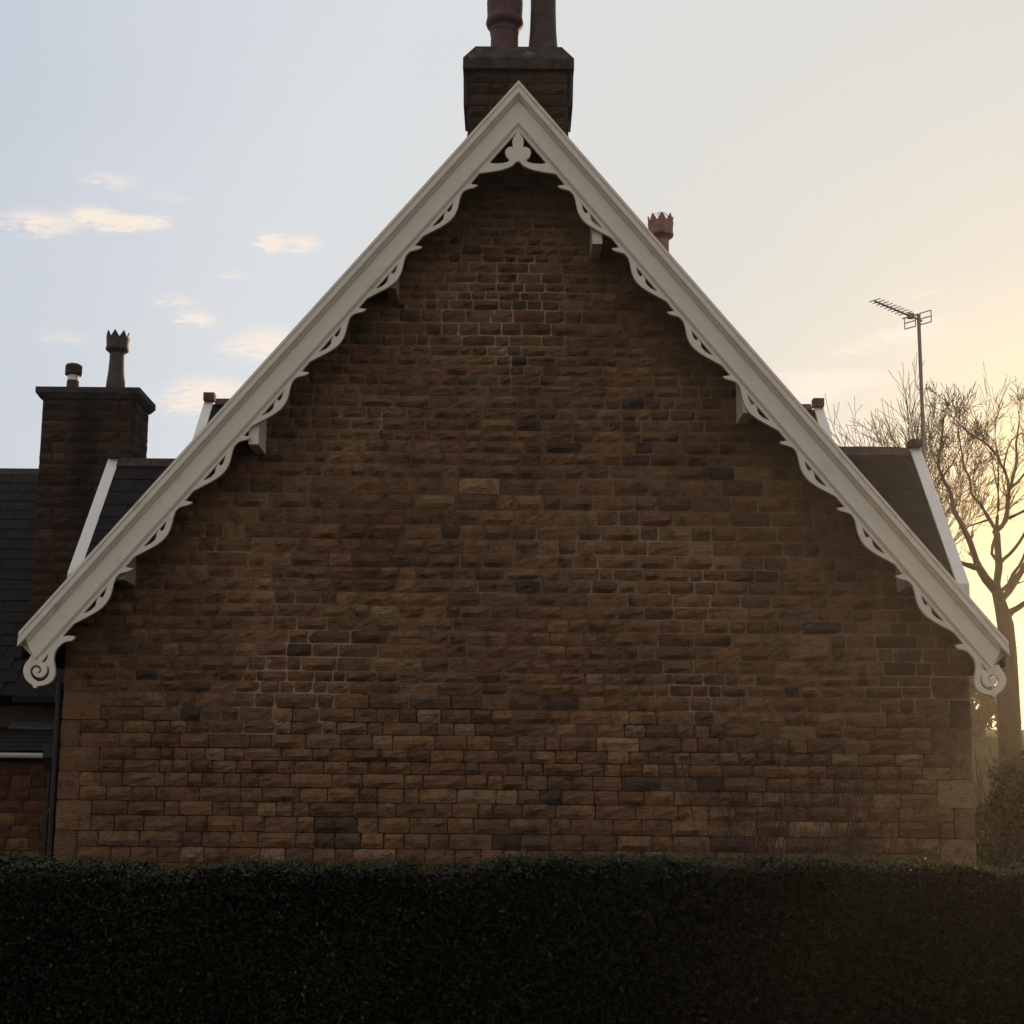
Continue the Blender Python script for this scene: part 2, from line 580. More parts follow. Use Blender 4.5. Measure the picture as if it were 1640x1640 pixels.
def stone_geo(w, h, d, r, rough=1.0, nx=4, nz=3):
    """one rock-faced stone, front towards -Y at y=0, centred on x and z"""
    xs = [-.5, -.5 + .16 + r.uniform(-.04, .04), r.uniform(-.08, .08) + .02, .5 - .16 + r.uniform(-.04, .04), .5][:nx + 1]
    zs = [-.5, r.uniform(-.18, -.08), r.uniform(.1, .22), .5]
    V, F = [], []
    lean = r.uniform(-.004, .007) * rough
    ca, cz = r.uniform(-.3, .3), r.uniform(-.2, .3)
    amp = r.choice([.006, .011, .016, .022, .029]) * r.uniform(.8, 1.2) * rough
    for j in range(nz + 1):
        for i in range(nx + 1):
            x, z = xs[i] * w, zs[j] * h
            edge = i in (0, nx) or j in (0, nz)
            corner = i in (0, nx) and j in (0, nz)
            if edge:
                x += r.uniform(-.003, .003)
                z += r.uniform(-.0025, .0025)
                y = r.uniform(-.004, .0015)
            else:
                k = max(0, 1 - abs(xs[i] - ca) * 1.1) * max(.15, 1 - abs(zs[j] - cz) * 1.1)
                y = -amp * k - r.uniform(-.005, .010) * rough + lean * zs[j] * 2
            if corner:
                x *= 1 - .006 / w
                z *= 1 - .006 / h
                y += .001
            V.append((x, y, z))
    n1 = nx + 1
    for j in range(nz):
        for i in range(nx):
            F.append((j * n1 + i, j * n1 + i + 1, (j + 1) * n1 + i + 1, (j + 1) * n1 + i))
    loop = [i for i in range(n1)] + [j * n1 + nx for j in range(1, nz + 1)] + [nz * n1 + i for i in range(nx - 1, -1, -1)] + [j * n1 for j in range(nz - 1, 0, -1)]
    b = len(V)
    for k in loop:
        V.append((V[k][0], d, V[k][2]))
    m = len(loop)
    for k in range(m):
        k2 = (k + 1) % m
        F.append((loop[k2], loop[k], b + k, b + k2))
    return V, F


def stone_object(name, parent, cx, cy, cz, w, h, d, r, tone, face='front', rough=1.0, mat=None):
    V, F = stone_geo(w, h, d, r, rough)
    if face == 'right':
        V = [(-y, x, z) for x, y, z in V]
    elif face == 'left':
        V = [(y, -x, z) for x, y, z in V]
    me = bpy.data.meshes.new(name)
    me.from_pydata(V, [], F)
    at = me.attributes.new('tone', 'FLOAT_COLOR', 'FACE')
    at.data.foreach_set('color', list(tone) * len(F))
    me.materials.append(mat or M_STONE)
    o = bpy.data.objects.new(name, me)
    link(o, parent)
    o.location = Vector((cx, cy, cz)) - wloc(parent)
    return o


def course_fill(x0, x1, h, r, lo=.13, hi=.33):
    out = []
    x = x0
    while x1 - x > hi + lo * .5:
        w = min(hi, max(lo, h * r.choice([1.15, 1.4, 1.6, 1.8, 2.1, 2.4, 2.9]) * r.uniform(.9, 1.1)))
        out.append((x, x + w))
        x += w
    rest = x1 - x
    if rest > hi:
        k = rest * r.uniform(.42, .58)
        out += [(x, x + k), (x + k, x1)]
    elif rest > .04:
        out.append((x, x1))
    return out


# ================================================================== THE COTTAGE
X0 = .015
SL = 1.205                        # rise over run of the main gable
PITCH = math.atan(SL)
APEX = 7.492
HALF = 3.845
cottage = thing('cottage', 'brown stone cottage with a steep gable edged by cream carved bargeboards', 'house', (X0, 11, 0))
WL, WR = -3.59, 3.68


def wall_top(x):
    return 7.36 - SL * abs(x - X0)


def build_gable():
    mb = MB()
    zt = 2.365
    zl, zr = wall_top(WL), wall_top(WR)
    mb.prism([(WL + .012, 0), (WR - .012, 0), (WR - .012, 2.6), (WL + .012, 2.6)], 11.012, 11.298)
    low = mb.build('gable_wall', M_MORTAR_DARK, cottage, origin=(X0, 11, 0))
    # the repointing stops along a ragged line
    rr = random.Random(77)
    ragged = []
    x = WL + .2
    zz = 2.36
    while x < WR - .3:
        ragged.append((x, zz))
        zz = rr.choice([2.25, 2.36, 2.36, 2.47, 2.14])
        ragged.append((x, zz))
        x += rr.uniform(.2, .6)
    mb = MB()
    mb.prism([(WL + .010, 2.36)] + ragged + [(WR - .010, ragged[-1][1]), (WR - .010, zr), (X0, wall_top(X0)), (WL + .010, zl)], 11.0028, 11.299)
    mb.build('pale_pointing', M_MORTAR_PATCHY, low)
    courses = [7.25, 7.16, 7.07, 6.98, 6.89, 6.799, 6.721, 6.643, 6.565, 6.487, 6.409, 6.331, 6.254, 6.173, 6.105, 6.014, 5.924, 5.849, 5.776, 5.69, 5.577, 5.466,
               5.374, 5.291, 5.207, 5.123, 5.036, 4.945, 4.843, 4.748, 4.652, 4.562, 4.462, 4.362, 4.251, 4.11, 3.985, 3.86, 3.736,
               3.617, 3.504, 3.406, 3.299, 3.192, 3.09, 2.983, 2.874, 2.766, 2.653, 2.565, 2.472, 2.355, 2.245, 2.146, 2.032, 1.934,
               1.835, 1.723, 1.61, 1.498, 1.374, 1.253, 1.13, 1.01, .885, .76, .635, .51, .385, .26, .13, 0.0]
    r = random.Random(21)
    stones = []
    # long-and-short quoins at both corners, each two courses high
    quoin_in = {}
    i = 0
    k = 0
    start = next(q for q, z in enumerate(courses) if z < 2.70)
    i = start
    while i + 2 < len(courses):
        for s in (-1, 1):
            ln = (.30 if (k + (s > 0)) % 2 else .17) + r.uniform(-.02, .03)
            e = WL if s < 0 else WR
            x0, x1 = (e, e + ln) if s < 0 else (e - ln, e)
            stones.append(('quoin', x0, x1, courses[i + 2], courses[i]))
            quoin_in[(i, s)] = quoin_in[(i + 1, s)] = ln
        k += 1
        i += 2
    for i in range(len(courses) - 1):
        z1, z0 = courses[i], courses[i + 1]
        zm = (z0 + z1) / 2
        lim = (7.34 - zm) / SL
        a = max(WL, X0 - lim)
        b = min(WR, X0 + lim)
        if b - a < .1:
            continue
        a += quoin_in.get((i, -1), 0)
        b -= quoin_in.get((i, 1), 0)
        hi = .30 if zm > 4.2 else .34
        for x0, x1 in course_fill(a, b, z1 - z0, r, .10, hi):
            stones.append(('stone', x0, x1, z0, z1))
    # the stones that show largest become single objects

    def visible(s):
        _, x0, x1, z0, z1 = s
        if z1 < 1.30:
            return False
        xm = (x0 + x1) / 2
        return z1 < 7.0 - .32 - SL * abs(xm - X0) * 1.0 + .12

    order = sorted([s for s in stones if visible(s)], key=lambda s: -(s[2] - s[1]) * (s[4] - s[3]) * (1 - .03 * (s[4] - 3)))
    q = [s for s in order if s[0] == 'quoin']
    st = [s for s in order if s[0] == 'stone'][:298 - 0]
    single = set(id(s) for s in st) | set(id(s) for s in q)
    rest = MB()
    for s in stones:
        kind, x0, x1, z0, z1 = s
        low_zone = z1 < 2.40
        j = (.0028 if low_zone else .0045)
        wv = r.uniform(-.003, .003)
        w, h = x1 - x0 - 2 * j - r.uniform(0, .003), z1 - z0 - 2 * j - r.uniform(0, .002)
        cx, cz = (x0 + x1) / 2, (z0 + z1) / 2 + wv
        tone = pick_tone(r, low_zone)
        rough = 1.15 if kind == 'stone' else .5
        cy = 11.0 + r.uniform(-.003, .003)
        if id(s) in single:
            stone_object(kind, low, cx, cy, cz, w, h, .09, r, tone, rough=rough)
        else:
            V, F = stone_geo(w, h, .09, r, rough)
            rest.cur = tone
            rest.add([(x + cx, y + cy, z + cz) for x, y, z in V], F)
    o = rest.build('stonework', M_STONE, low, tone=True, normals=False)
    o['kind'] = 'stuff'


build_gable()


def build_shell():
    mb = MB()
    zl, zr = wall_top(WL), wall_top(WR)
    mb.box(WL + .01, WL + .30, 11.31, 21.6, 0, zl - .06)
    mb.build('side_wall', M_MORTAR_DARK, cottage)
    mb = MB()
    mb.box(WR - .30, WR - .01, 11.31, 21.6, 0, zr - .06)
    mb.build('side_wall', M_MORTAR_DARK, cottage)
    # two roof slopes with stepped slate courses
    n = 30
    for s in (-1, 1):
        mb = MB()
        L = HALF
        t = .10
        mb.prism([(X0, APEX - .02), (X0 + s * L, APEX - .02 - SL * L), (X0 + s * L, APEX - .02 - SL * L - t * 1.3), (X0, APEX - .02 - t * 1.3)], 10.68, 18.6)
        for k in range(n):
            a, b = L * k / n, L * (k + 1) / n
            za, zb = APEX - .017 - SL * a, APEX - .017 - SL * b
            mb.hexa([(X0 + s * a, 10.67, za), (X0 + s * b, 10.67, zb), (X0 + s * b, 18.6, zb), (X0 + s * a, 18.6, za),
                     (X0 + s * a, 10.67, za + .006), (X0 + s * b, 10.67, zb + .014), (X0 + s * b, 18.6, zb + .014), (X0 + s * a, 18.6, za + .006)])
        mb.build('roof', M_SLATE, cottage)
    # clay ridge tiles
    for k in range(14):
        mb = MB()
        y0 = 13.05 + k * .39
        mb.prism([(X0 - .13, APEX - .13), (X0, APEX + .035), (X0 + .13, APEX - .13), (X0 + .12, APEX - .15), (X0, APEX + .012), (X0 - .12, APEX - .15)], y0, y0 + .38)
        mb.build('ridge_tile', M_RIDGE, cottage)


build_shell()


# ---- bargeboards
def build_barge():
    # profile: (distance below the roof edge square to the slope, depth)
    prof = [(-.004, 10.545), (.018, 10.545), (.0185, 10.556), (.023, 10.556), (.0235, 10.550), (.060, 10.550), (.066, 10.562), (.074, 10.572), (.0745, 10.580),
            (.080, 10.580), (.092, 10.600), (.212, 10.600), (.236, 10.622), (.252, 10.622), (.252, 10.648), (.212, 10.655), (.05, 10.66), (-.004, 10.66)]
    # where each line ends at the foot, by distance below the edge
    def foot_x(p):
        if p < .065:
            return HALF - .02 + p * .12
        if p < .10:
            return HALF - .075
        return HALF - .075 - (p - .10) * .55
    res = []
    for s in (-1, 1):
        mb = MB()
        A, B = [], []
        for p, y in prof:
            v = p / math.cos(PITCH)
            A.append((X0, y, APEX - v))
            # foot
            xf = foot_x(p)
            B.append((X0 + s * xf, y, APEX - v - SL * xf))
        n = len(prof)
        F = [(i, (i + 1) % n, n + (i + 1) % n, n + i) for i in range(n)]
        F.append(tuple(range(2 * n - 1, n - 1, -1)))
        mb.add(A + B, F)
        b = mb.build('bargeboard', M_WHITE, cottage, origin=(X0 + s * .02, 10.6, APEX - .1))
        b['label'] = 'moulded cream bargeboard on the %s slope of the gable' % ('left' if s < 0 else 'right')
        res.append(b)
    # board joints and the fretwork
    px = .00506
    outer = [(0, 12.3), (4, 12.8), (8.6, 10.6), (17.6, 4.2), (22, 2.7), (28.4, 2.6), (36.8, 5.9), (47.5, 12), (54, 15), (61, 17.2), (69, 18.4), (76, 18.2), (86, 16.2),
             (95, 13.3), (110, 7.4), (123, 2.3), (134, -1.1), (136, -2.5), (13, -2.5), (9, .6), (5.2, 3.6), (3.4, 7.5)]
    hole = [(46, .8), (104, .8), (98, 4.4), (90, 7.6), (82, 8.3), (77, 6.8), (75, 4.6), (70, 3.0), (64, 2.2), (66.5, 5.2), (64, 7.8), (59, 7.2), (52, 4.0)]
    c, sn = math.cos(PITCH), math.sin(PITCH)

    def uv(pts):
        return [((u * c - (v - 12.3) * sn) * px, (-u * sn - (v - 12.3) * c) * px) for u, v in pts]
    first = {}
    for k in range(7):
        for s, par in ((-1, res[0]), (1, res[1])):
            hx, hz = X0 + s * (.328 + .4436 * k), 6.62 - .5346 * k
            if s not in first:
                o = plate('fret_scroll', [(s * a, b) for a, b in uv(outer)], [[(s * a, b) for a, b in uv(hole)]], .028, M_WHITE, par, 10.634, .003)
                first[s] = o
            else:
                o = first[s].copy()
                COL.objects.link(o)
                o.parent = par
            o.location = Vector((hx, 10.634, hz)) - wloc(par)
    # round scrolls at the feet
    SCR = [(-3.391, 2.869), (-3.402, 2.851), (-3.414, 2.833), (-3.439, 2.83), (-3.467, 2.825), (-3.489, 2.813), (-3.508, 2.796), (-3.534, 2.766), (-3.546, 2.732),
           (-3.551, 2.689), (-3.543, 2.654), (-3.536, 2.618), (-3.531, 2.583), (-3.54, 2.54), (-3.555, 2.517), (-3.575, 2.499), (-3.616, 2.483), (-3.662, 2.478),
           (-3.668, 2.466), (-3.686, 2.461), (-3.697, 2.466), (-3.699, 2.483), (-3.727, 2.501), (-3.761, 2.533), (-3.781, 2.58), (-3.78, 2.623), (-3.765, 2.659),
           (-3.739, 2.691), (-3.73, 2.719), (-3.694, 2.708), (-3.651, 2.71), (-3.624, 2.724), (-3.594, 2.76), (-3.567, 2.789), (-3.524, 2.839), (-3.498, 2.871),
           (-3.473, 2.868), (-3.459, 2.873), (-3.441, 2.875)]
    LEAF = [(-3.594, 2.728), (-3.598, 2.699), (-3.609, 2.678), (-3.62, 2.667), (-3.65, 2.663), (-3.625, 2.688), (-3.609, 2.71)]
    SPI = [(-3.588, 2.635), (-3.58, 2.607), (-3.58, 2.575), (-3.592, 2.547), (-3.619, 2.522), (-3.654, 2.514), (-3.69, 2.528), (-3.72, 2.56), (-3.73, 2.595),
           (-3.717, 2.627), (-3.686, 2.642), (-3.657, 2.635), (-3.641, 2.614), (-3.644, 2.589), (-3.661, 2.573), (-3.669, 2.58), (-3.656, 2.596), (-3.656, 2.613),
           (-3.673, 2.627), (-3.697, 2.623), (-3.71, 2.599), (-3.705, 2.574), (-3.684, 2.553), (-3.655, 2.543), (-3.627, 2.548), (-3.607, 2.568), (-3.596, 2.593),
           (-3.596, 2.632)]
    for s, par in ((-1, res[0]), (1, res[1])):
        mir = None if s < 0 else .027
        plate('end_scroll', smooth_loop(SCR), [smooth_loop(LEAF), smooth_loop(SPI)], .034, M_WHITE, par, 10.632, .003, mir)
    # trefoil in the peak
    T = [(0.003, 7.16), (0.407, 6.647), (0.415, 6.621), (0.386, 6.658), (0.349, 6.699), (0.317, 6.719), (0.221, 6.732), (0.141, 6.748), (0.083, 6.77), (0.04, 6.795),
         (0.024, 6.819), (0.006, 6.825)]
    H = [(0.015, 7.094), (0.023, 7.069), (0.035, 7.049), (0.049, 7.024), (0.054, 6.995), (0.052, 6.973), (0.045, 6.95), (0.066, 6.955), (0.087, 6.949), (0.106, 6.931),
         (0.113, 6.906), (0.109, 6.88), (0.096, 6.86), (0.072, 6.837), (0.093, 6.82), (0.141, 6.809), (0.194, 6.806), (0.247, 6.814), (0.242, 6.833), (0.14, 6.951), (0.059, 7.049)]
    cx = .006
    full = [(X0 + a - cx, b) for a, b in T] + [(X0 - (a - cx), b) for a, b in T[-2:0:-1]]
    h1 = [(X0 + a - cx, b) for a, b in H]
    h2 = [(X0 - (a - cx), b) for a, b in H[::-1]]
    plate('apex_trefoil', full, [h1, h2], .030, M_WHITE, cottage, 10.6345, .003)
    # boxed purlin ends between wall and bargeboard
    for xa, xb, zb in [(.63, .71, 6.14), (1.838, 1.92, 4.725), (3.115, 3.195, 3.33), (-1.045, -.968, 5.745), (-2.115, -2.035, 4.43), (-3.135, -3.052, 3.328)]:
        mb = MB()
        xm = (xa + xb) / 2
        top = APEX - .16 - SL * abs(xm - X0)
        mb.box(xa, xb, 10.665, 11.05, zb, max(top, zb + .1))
        mb.build('purlin_end', M_SHADEPAINT if zb < 4 or abs(zb - 5.745) < .01 else M_WHITE, cottage)
    return res


build_barge()


# ---- slated slope with single slates
def slate_slope(parent, x0, x1, yl, zl, yh, zh, name='slate', gauge=.205, sw=.26, seed=1, under=True, mat=None, thick=.009):
    """slope facing -Y from (yl,zl) up to (yh,zh); every slate its own object, a few meshes shared"""
    r = random.Random(seed)
    L = math.hypot(yh - yl, zh - zl)
    ang = math.atan2(zh - zl, yh - yl)
    base = MB()
    t = .05
    ny, nz = -math.sin(ang), math.cos(ang)
    base.hexa([(x0, yl - ny * t, zl - nz * t), (x1, yl - ny * t, zl - nz * t), (x1, yh - ny * t, zh - nz * t), (x0, yh - ny * t, zh - nz * t),
               (x0, yl, zl), (x1, yl, zl), (x1, yh, zh), (x0, yh, zh)])
    roof = base.build('roof', mat or M_SLATE, parent, origin=((x0 + x1) / 2, yl, zl))
    meshes = []
    for k in range(6):
        mb = MB()
        a, b = sw * .5 - .003, gauge * 1.55
        j = [r.uniform(-.004, .004) for _ in range(4)]
        mb.hexa([(-a, j[0], 0.012), (a, j[1], 0.012), (a, b, 0.0), (-a, b, 0.0), (-a, j[0], .012 + thick), (a, j[1], .012 + thick), (a, b, thick), (-a, b, thick)])
        me = bpy.data.meshes.new('slate')
        me.from_pydata(mb.v, [], mb.f)
        me.materials.append(mat or M_SLATE)
        meshes.append(me)
    rows = int(L / gauge)
    for q in range(rows):
        u = q * gauge
        x = x0 + sw / 2 - (sw / 2 if q % 2 else 0)
        while x < x1 - sw * .35:
            xc = min(max(x, x0 + sw / 2), x1 - sw / 2)
            o = bpy.data.objects.new(name, r.choice(meshes))
            link(o, roof)
            o.rotation_euler = (ang, 0, 0)
            lift = .002 + r.uniform(0, .004) + (.001 if int(x * 10) % 2 else 0)
            yy, zz = yl + math.cos(ang) * u + ny * lift, zl + math.sin(ang) * u + nz * lift
            o.location = Vector((xc + r.uniform(-.002, .002), yy, zz)) - wloc(roof)
            x += sw
    return roof


def back_slope(parent, x0, x1, yh, zh, yl, zl):
    mb = MB()
    mb.hexa([(x0, yh, zh - .08), (x1, yh, zh - .08), (x1, yl, zl - .08), (x0, yl, zl - .08), (x0, yh, zh), (x1, yh, zh), (x1, yl, zl), (x0, yl, zl)])
    return mb.build('roof', M_SLATE, parent)


def ridge_run(parent, x0, x1, y, z, n, mat=None, w=.10):
    for k in range(n):
        a, b = x0 + (x1 - x0) * k / n, x0 + (x1 - x0) * (k + 1) / n - .006
        mb = MB()
        mb.prism([(y - w, z - w * .9), (y - w * .3, z + .012), (y + w * .3, z + .012), (y + w, z - w * .9), (y + w * .85, z - w * 1.05), (y, z - .04), (y - w * .85, z - w * 1.05)], a, b, 'x')
        mb.build('ridge_tile', mat or M_RIDGE, parent)


def side_gable(s, xw, ridge_y, ridge_z, low_y, low_z, xin, seed, ridge_mat):
    """cross gable on one side of the house: its verge stands at |x| = xw"""
    xr = s * xw
    wallx = s * (xw - .28)
    half = ridge_y - low_y
    a, b = sorted((s * xin, s * (xw - .055)))
    slate_slope(cottage, a, b, low_y, low_z, ridge_y, ridge_z, seed=seed)
    back_slope(cottage, a, b, ridge_y + .002, ridge_z, ridge_y + half, low_z)
    ridge_run(cottage, a, b - .0 if s < 0 else b - .03, ridge_y, ridge_z + .02, 5, ridge_mat)
    # stone gable below
    mb = MB()
    sl = (ridge_z - low_z) / half
    hw = half - .18
    x_in = s * 3.3
    mb.prism([(ridge_y - hw, 0), (ridge_y + hw, 0), (ridge_y + hw, ridge_z - .12 - sl * hw), (ridge_y, ridge_z - .12), (ridge_y - hw, ridge_z - .12 - sl * hw)], min(x_in, wallx), max(x_in, wallx), 'x')
    mb.build('side_wall', M_MORTAR_DARK, cottage)
    # boxed white verge boards, near and far
    for q in (-1, 1):
        t = .05
        mb = MB()
        e = half + .03
        poly = [(ridge_y, ridge_z + .03), (ridge_y + q * e, ridge_z + .03 - sl * e), (ridge_y + q * e, ridge_z - .19 - sl * e), (ridge_y, ridge_z - .19)]
        mb.prism(poly, s * (xw - .055), s * (xw + .062), 'x')
        mb.build('verge_board', M_WHITE2, cottage)
    # block over the point of the verge
    mb = MB()
    mb.box(min(s * (xw - .07), s * (xw + .055)), max(s * (xw - .07), s * (xw + .055)), ridge_y - .07, ridge_y + .07, ridge_z + .035, ridge_z + .115)
    mb.build('ridge_block', ridge_mat, cottage)


side_gable(1, 4.277, 14.23, 5.35, 12.9, 3.72, 2.45, 3, M_TERRA_D)
side_gable(-1, 4.257, 14.285, 5.17, 13.2, 3.79, 2.45, 4, M_COPING)


# ---- cross wing behind
def cross_wing():
    ry, rz = 18.8, 7.13
    half = 2.9
    lz = rz - half * 1.2
    mb = MB()
    mb.hexa([(-4.25, ry - half, lz - .08), (4.25, ry - half, lz - .08), (4.25, ry, rz - .08), (-4.25, ry, rz - .08), (-4.25, ry - half, lz), (4.25, ry - half, lz), (4.25, ry, rz), (-4.25, ry, rz)])
    mb.build('roof', M_SLATE, cottage)
    back_slope(cottage, -4.25, 4.25, ry + .002, rz, ry + half, lz)
    for s in (-1, 1):
        for q in (-1, 1):
            mb = MB()
            mb.prism([(ry, rz + .03), (ry + q * half, lz + .03), (ry + q * half, lz - .2), (ry, rz - .2)], s * 4.245, s * 4.375, 'x')
            mb.build('verge_board', M_WHITE2, cottage)
        mb = MB()
        mb.prism([(ry - 2.7, 0), (ry + 2.7, 0), (ry + 2.7, lz + .1), (ry, rz - .15), (ry - 2.7, lz + .1)], s * 3.7, s * 4.05, 'x')
        mb.build('side_wall', M_MORTAR_DARK, cottage)
        mb = MB()
        xs = sorted((s * 4.225, s * 4.375))
        mb.box(xs[0], xs[1], ry - .07, ry + .07, rz + .035, rz + .15)
        mb.build('ridge_block', M_RIDGE, cottage)
    ridge_run(cottage, -4.2, 4.2, ry, rz + .06, 18, M_RIDGE)


cross_wing()


# ---- chimneys
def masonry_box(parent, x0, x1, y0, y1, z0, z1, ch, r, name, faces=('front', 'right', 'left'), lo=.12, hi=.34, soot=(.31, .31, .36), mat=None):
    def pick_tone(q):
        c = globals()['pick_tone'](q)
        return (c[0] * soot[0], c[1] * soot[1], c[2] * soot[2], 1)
    n = max(1, round((z1 - z0) / ch))
    h = (z1 - z0) / n
    for i in range(n):
        za = z0 + i * h
        cz = za + h / 2
        for a, b in course_fill(x0, x1, h, r, lo, hi):
            stone_object(name, parent, (a + b) / 2, y0 - .012, cz, b - a - .008, h - .008, .05, r, pick_tone(r), 'front', .9, mat)
        if 'right' in faces:
            for a, b in course_fill(y0 + .004, y1, h, r, lo, hi):
                stone_object(name, parent, x1 + .012, (a + b) / 2, cz, b - a - .008, h - .008, .05, r, pick_tone(r), 'right', .7)
        if 'left' in faces:
            for a, b in course_fill(y0 + .004, y1, h, r, lo, hi):
                stone_object(name, parent, x0 - .012, (a + b) / 2, cz, b - a - .008, h - .008, .05, r, pick_tone(r), 'left', .7)


def crown_pot(mb, cx, cy, z, r0, h, spikes=8):
    """tall pot: tapering shaft, belled cup, points round the rim"""
    rc = r0 * 1.29
    top = z + h - rc * .58
    zc = top - rc * 1.25
    hs = zc - z
    mb.lathe(cx, cy, [(r0 * 1.06, z), (r0 * 1.03, z + hs * .30), (r0 * .90, z + hs * .52), (r0 * .82, z + hs * .80), (r0 * .82, zc - rc * .15), (r0 * .95, zc), (rc * .97, zc + rc * .18), (rc, zc + rc * .3),
                      (rc, zc + rc * .42), (rc * .94, zc + rc * .46), (rc * .98, top - rc * .08), (rc * 1.01, top - rc * .06), (rc * 1.01, top), (rc * .86, top), (rc * .80, zc + rc * .3)], 24, cap=False)
    for k in range(spikes):
        a0 = 2 * math.pi * (k - .48) / spikes
        a1 = 2 * math.pi * (k + .48) / spikes
        am = (a0 + a1) / 2
        zz = top + .002
        P = []
        for rr in (rc * .99, rc * .87):
            P += [(cx + rr * math.cos(a0), cy + rr * math.sin(a0), zz), (cx + rr * math.cos(a1), cy + rr * math.sin(a1), zz), (cx + rr * 1.03 * math.cos(am), cy + rr * 1.03 * math.sin(am), zz + rc * .58)]
        mb.add(P, [(0, 1, 2), (5, 4, 3), (0, 3, 4, 1), (1, 4, 5, 2), (2, 5, 3, 0)])


def front_chimney():
    r = random.Random(5)
    x0, x1, y0, y1 = -.452, .482, 12.3, 12.86
    mb = MB()
    mb.box(x0, x1, y0, y1, 6.9, 8.62)
    ch = mb.build('chimney', M_MORTAR_DARK, cottage, origin=(X0, 12.58, 7.4))
    ch['label'] = 'square stone chimney behind the gable peak'
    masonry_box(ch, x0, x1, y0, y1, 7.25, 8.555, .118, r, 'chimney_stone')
    # weathered cap: slab, then slopes in
    mb = MB()
    a, b, c, d = x0 - .065, x1 + .065, y0 - .06, y1 + .06
    mb.box(a, b, c, d, 8.56, 8.665)
    i = .115
    mb.hexa([(a, c, 8.666), (b, c, 8.666), (b, d, 8.666), (a, d, 8.666), (a + i, c + i, 8.85), (b - i, c + i, 8.85), (b - i, d - i, 8.85), (a + i, d - i, 8.85)])
    mb.build('coping', M_COPING, ch)
    for xa, xb in ((x0 - .062, x0 - .022), (x1 + .022, x1 + .062)):
        mb = MB()
        mb.hexa([(xa + .006 * (xa < 0), y0 + .02, 8.22), (xb - .006 * (xb > 0), y0 + .02, 8.22), (xb - .006 * (xb > 0), y1 - .02, 8.22), (xa + .006 * (xa < 0), y1 - .02, 8.22),
                 (xa, y0 + .02, 8.558), (xb, y0 + .02, 8.558), (xb, y1 - .02, 8.558), (xa, y1 - .02, 8.558)])
        mb.build('corbel_band', M_COPING, ch)
    # two pots
    cx, cy = -.125, 12.58
    z = 8.83
    mb = MB()
    mb.lathe(cx, cy, [(.165, z), (.160, z + .03), (.142, z + .09), (.136, z + .15), (.136, z + .30), (.142, z + .325), (.175, z + .36), (.186, z + .39), (.180, z + .42), (.172, z + .45), (.178, z + .62), (.160, z + .62), (.15, z + .40)], 28, cap=False)
    for k in range(10):
        a0, a1 = 2 * math.pi * (k - .45) / 10, 2 * math.pi * (k + .45) / 10
        am = (a0 + a1) / 2
        P = []
        for rr in (.177, .161):
            P += [(cx + rr * math.cos(a0), cy + rr * math.sin(a0), z + .621), (cx + rr * math.cos(a1), cy + rr * math.sin(a1), z + .621), (cx + rr * math.cos(am), cy + rr * math.sin(am), z + .72)]
        mb.add(P, [(0, 1, 2), (5, 4, 3), (0, 3, 4, 1), (1, 4, 5, 2), (2, 5, 3, 0)])
    p = mb.build('chimney_pot', M_TERRA, ch, smooth=False)
    p['label'] = 'dark red chimney pot with a bulging collar'
    cx2 = .255
    mb = MB()
    mb.lathe(cx2, cy, [(.158, z), (.152, z + .06), (.140, z + .18), (.130, z + .32), (.124, z + .55), (.126, z + .80), (.140, z + .83), (.140, z + .88), (.115, z + .88), (.10, z + .6)], 28, cap=False)
    p = mb.build('chimney_pot', M_TERRA_D, ch)
    p['label'] = 'plain sooty tapering chimney pot'
    # lead strap round the red pot
    mb = MB()
    mb.tube([(cx + .1385 * math.cos(t), cy + .1385 * math.sin(t), z + .285 + .012 * math.sin(t * 2)) for t in [2 * math.pi * k / 24 for k in range(25)]], .006, 5)
    mb.build('wire_strap', M_LEAD, ch)


front_chimney()


def far_chimney():
    r = random.Random(9)
    x0, x1, y0, y1 = 1.55, 2.45, 18.6, 19.2
    mb = MB()
    mb.box(x0, x1, y0, y1, 6.6, 8.5)
    ch = mb.build('chimney', M_MORTAR_DARK, cottage, origin=(2.2, 18.9, 7))
    ch['label'] = 'chimney on the rear wing, only its crowned pot showing above the right slope'
    mb = MB()
    mb.box(x0 - .06, x1 + .06, y0 - .06, y1 + .06, 8.501, 8.60)
    mb.build('coping', M_COPING, ch)
    mb = MB()
    crown_pot(mb, 2.11, 18.95, 8.59, .145, 1.46)
    p = mb.build('chimney_pot', M_TERRA_B, ch)
    p['label'] = 'buff crowned chimney pot with a wire bird guard'
    for k in range(3):
        a = math.pi * k / 3 + .2
        mb = MB()
        mb.tube([(2.11 + .155 * math.cos(t) * math.cos(a), 18.95 + .155 * math.cos(t) * math.sin(a), 9.95 + .16 * math.sin(t)) for t in [math.pi * q / 12 for q in range(13)]], .004, 4)
        mb.build('bird_guard', M_ALU, ch)


far_chimney()

# downpipe down the left corner
mb = MB()
mb.tube([(-3.655, 11.14, 0), (-3.655, 11.14, 2.55)], .032, 10)
for z in (.5, 1.5, 2.4):
    mb.tube([(-3.655, 11.14, z), (-3.655, 11.14, z + .05)], .042, 10)
mb.build('downpipe', M_DARKIRON, cottage)

# ================================================================== HOUSE ON THE LEFT
house = thing('house', 'dark slate roofed house at the left edge with a broad stone chimney', 'house', (-6.5, 16.4, 0))


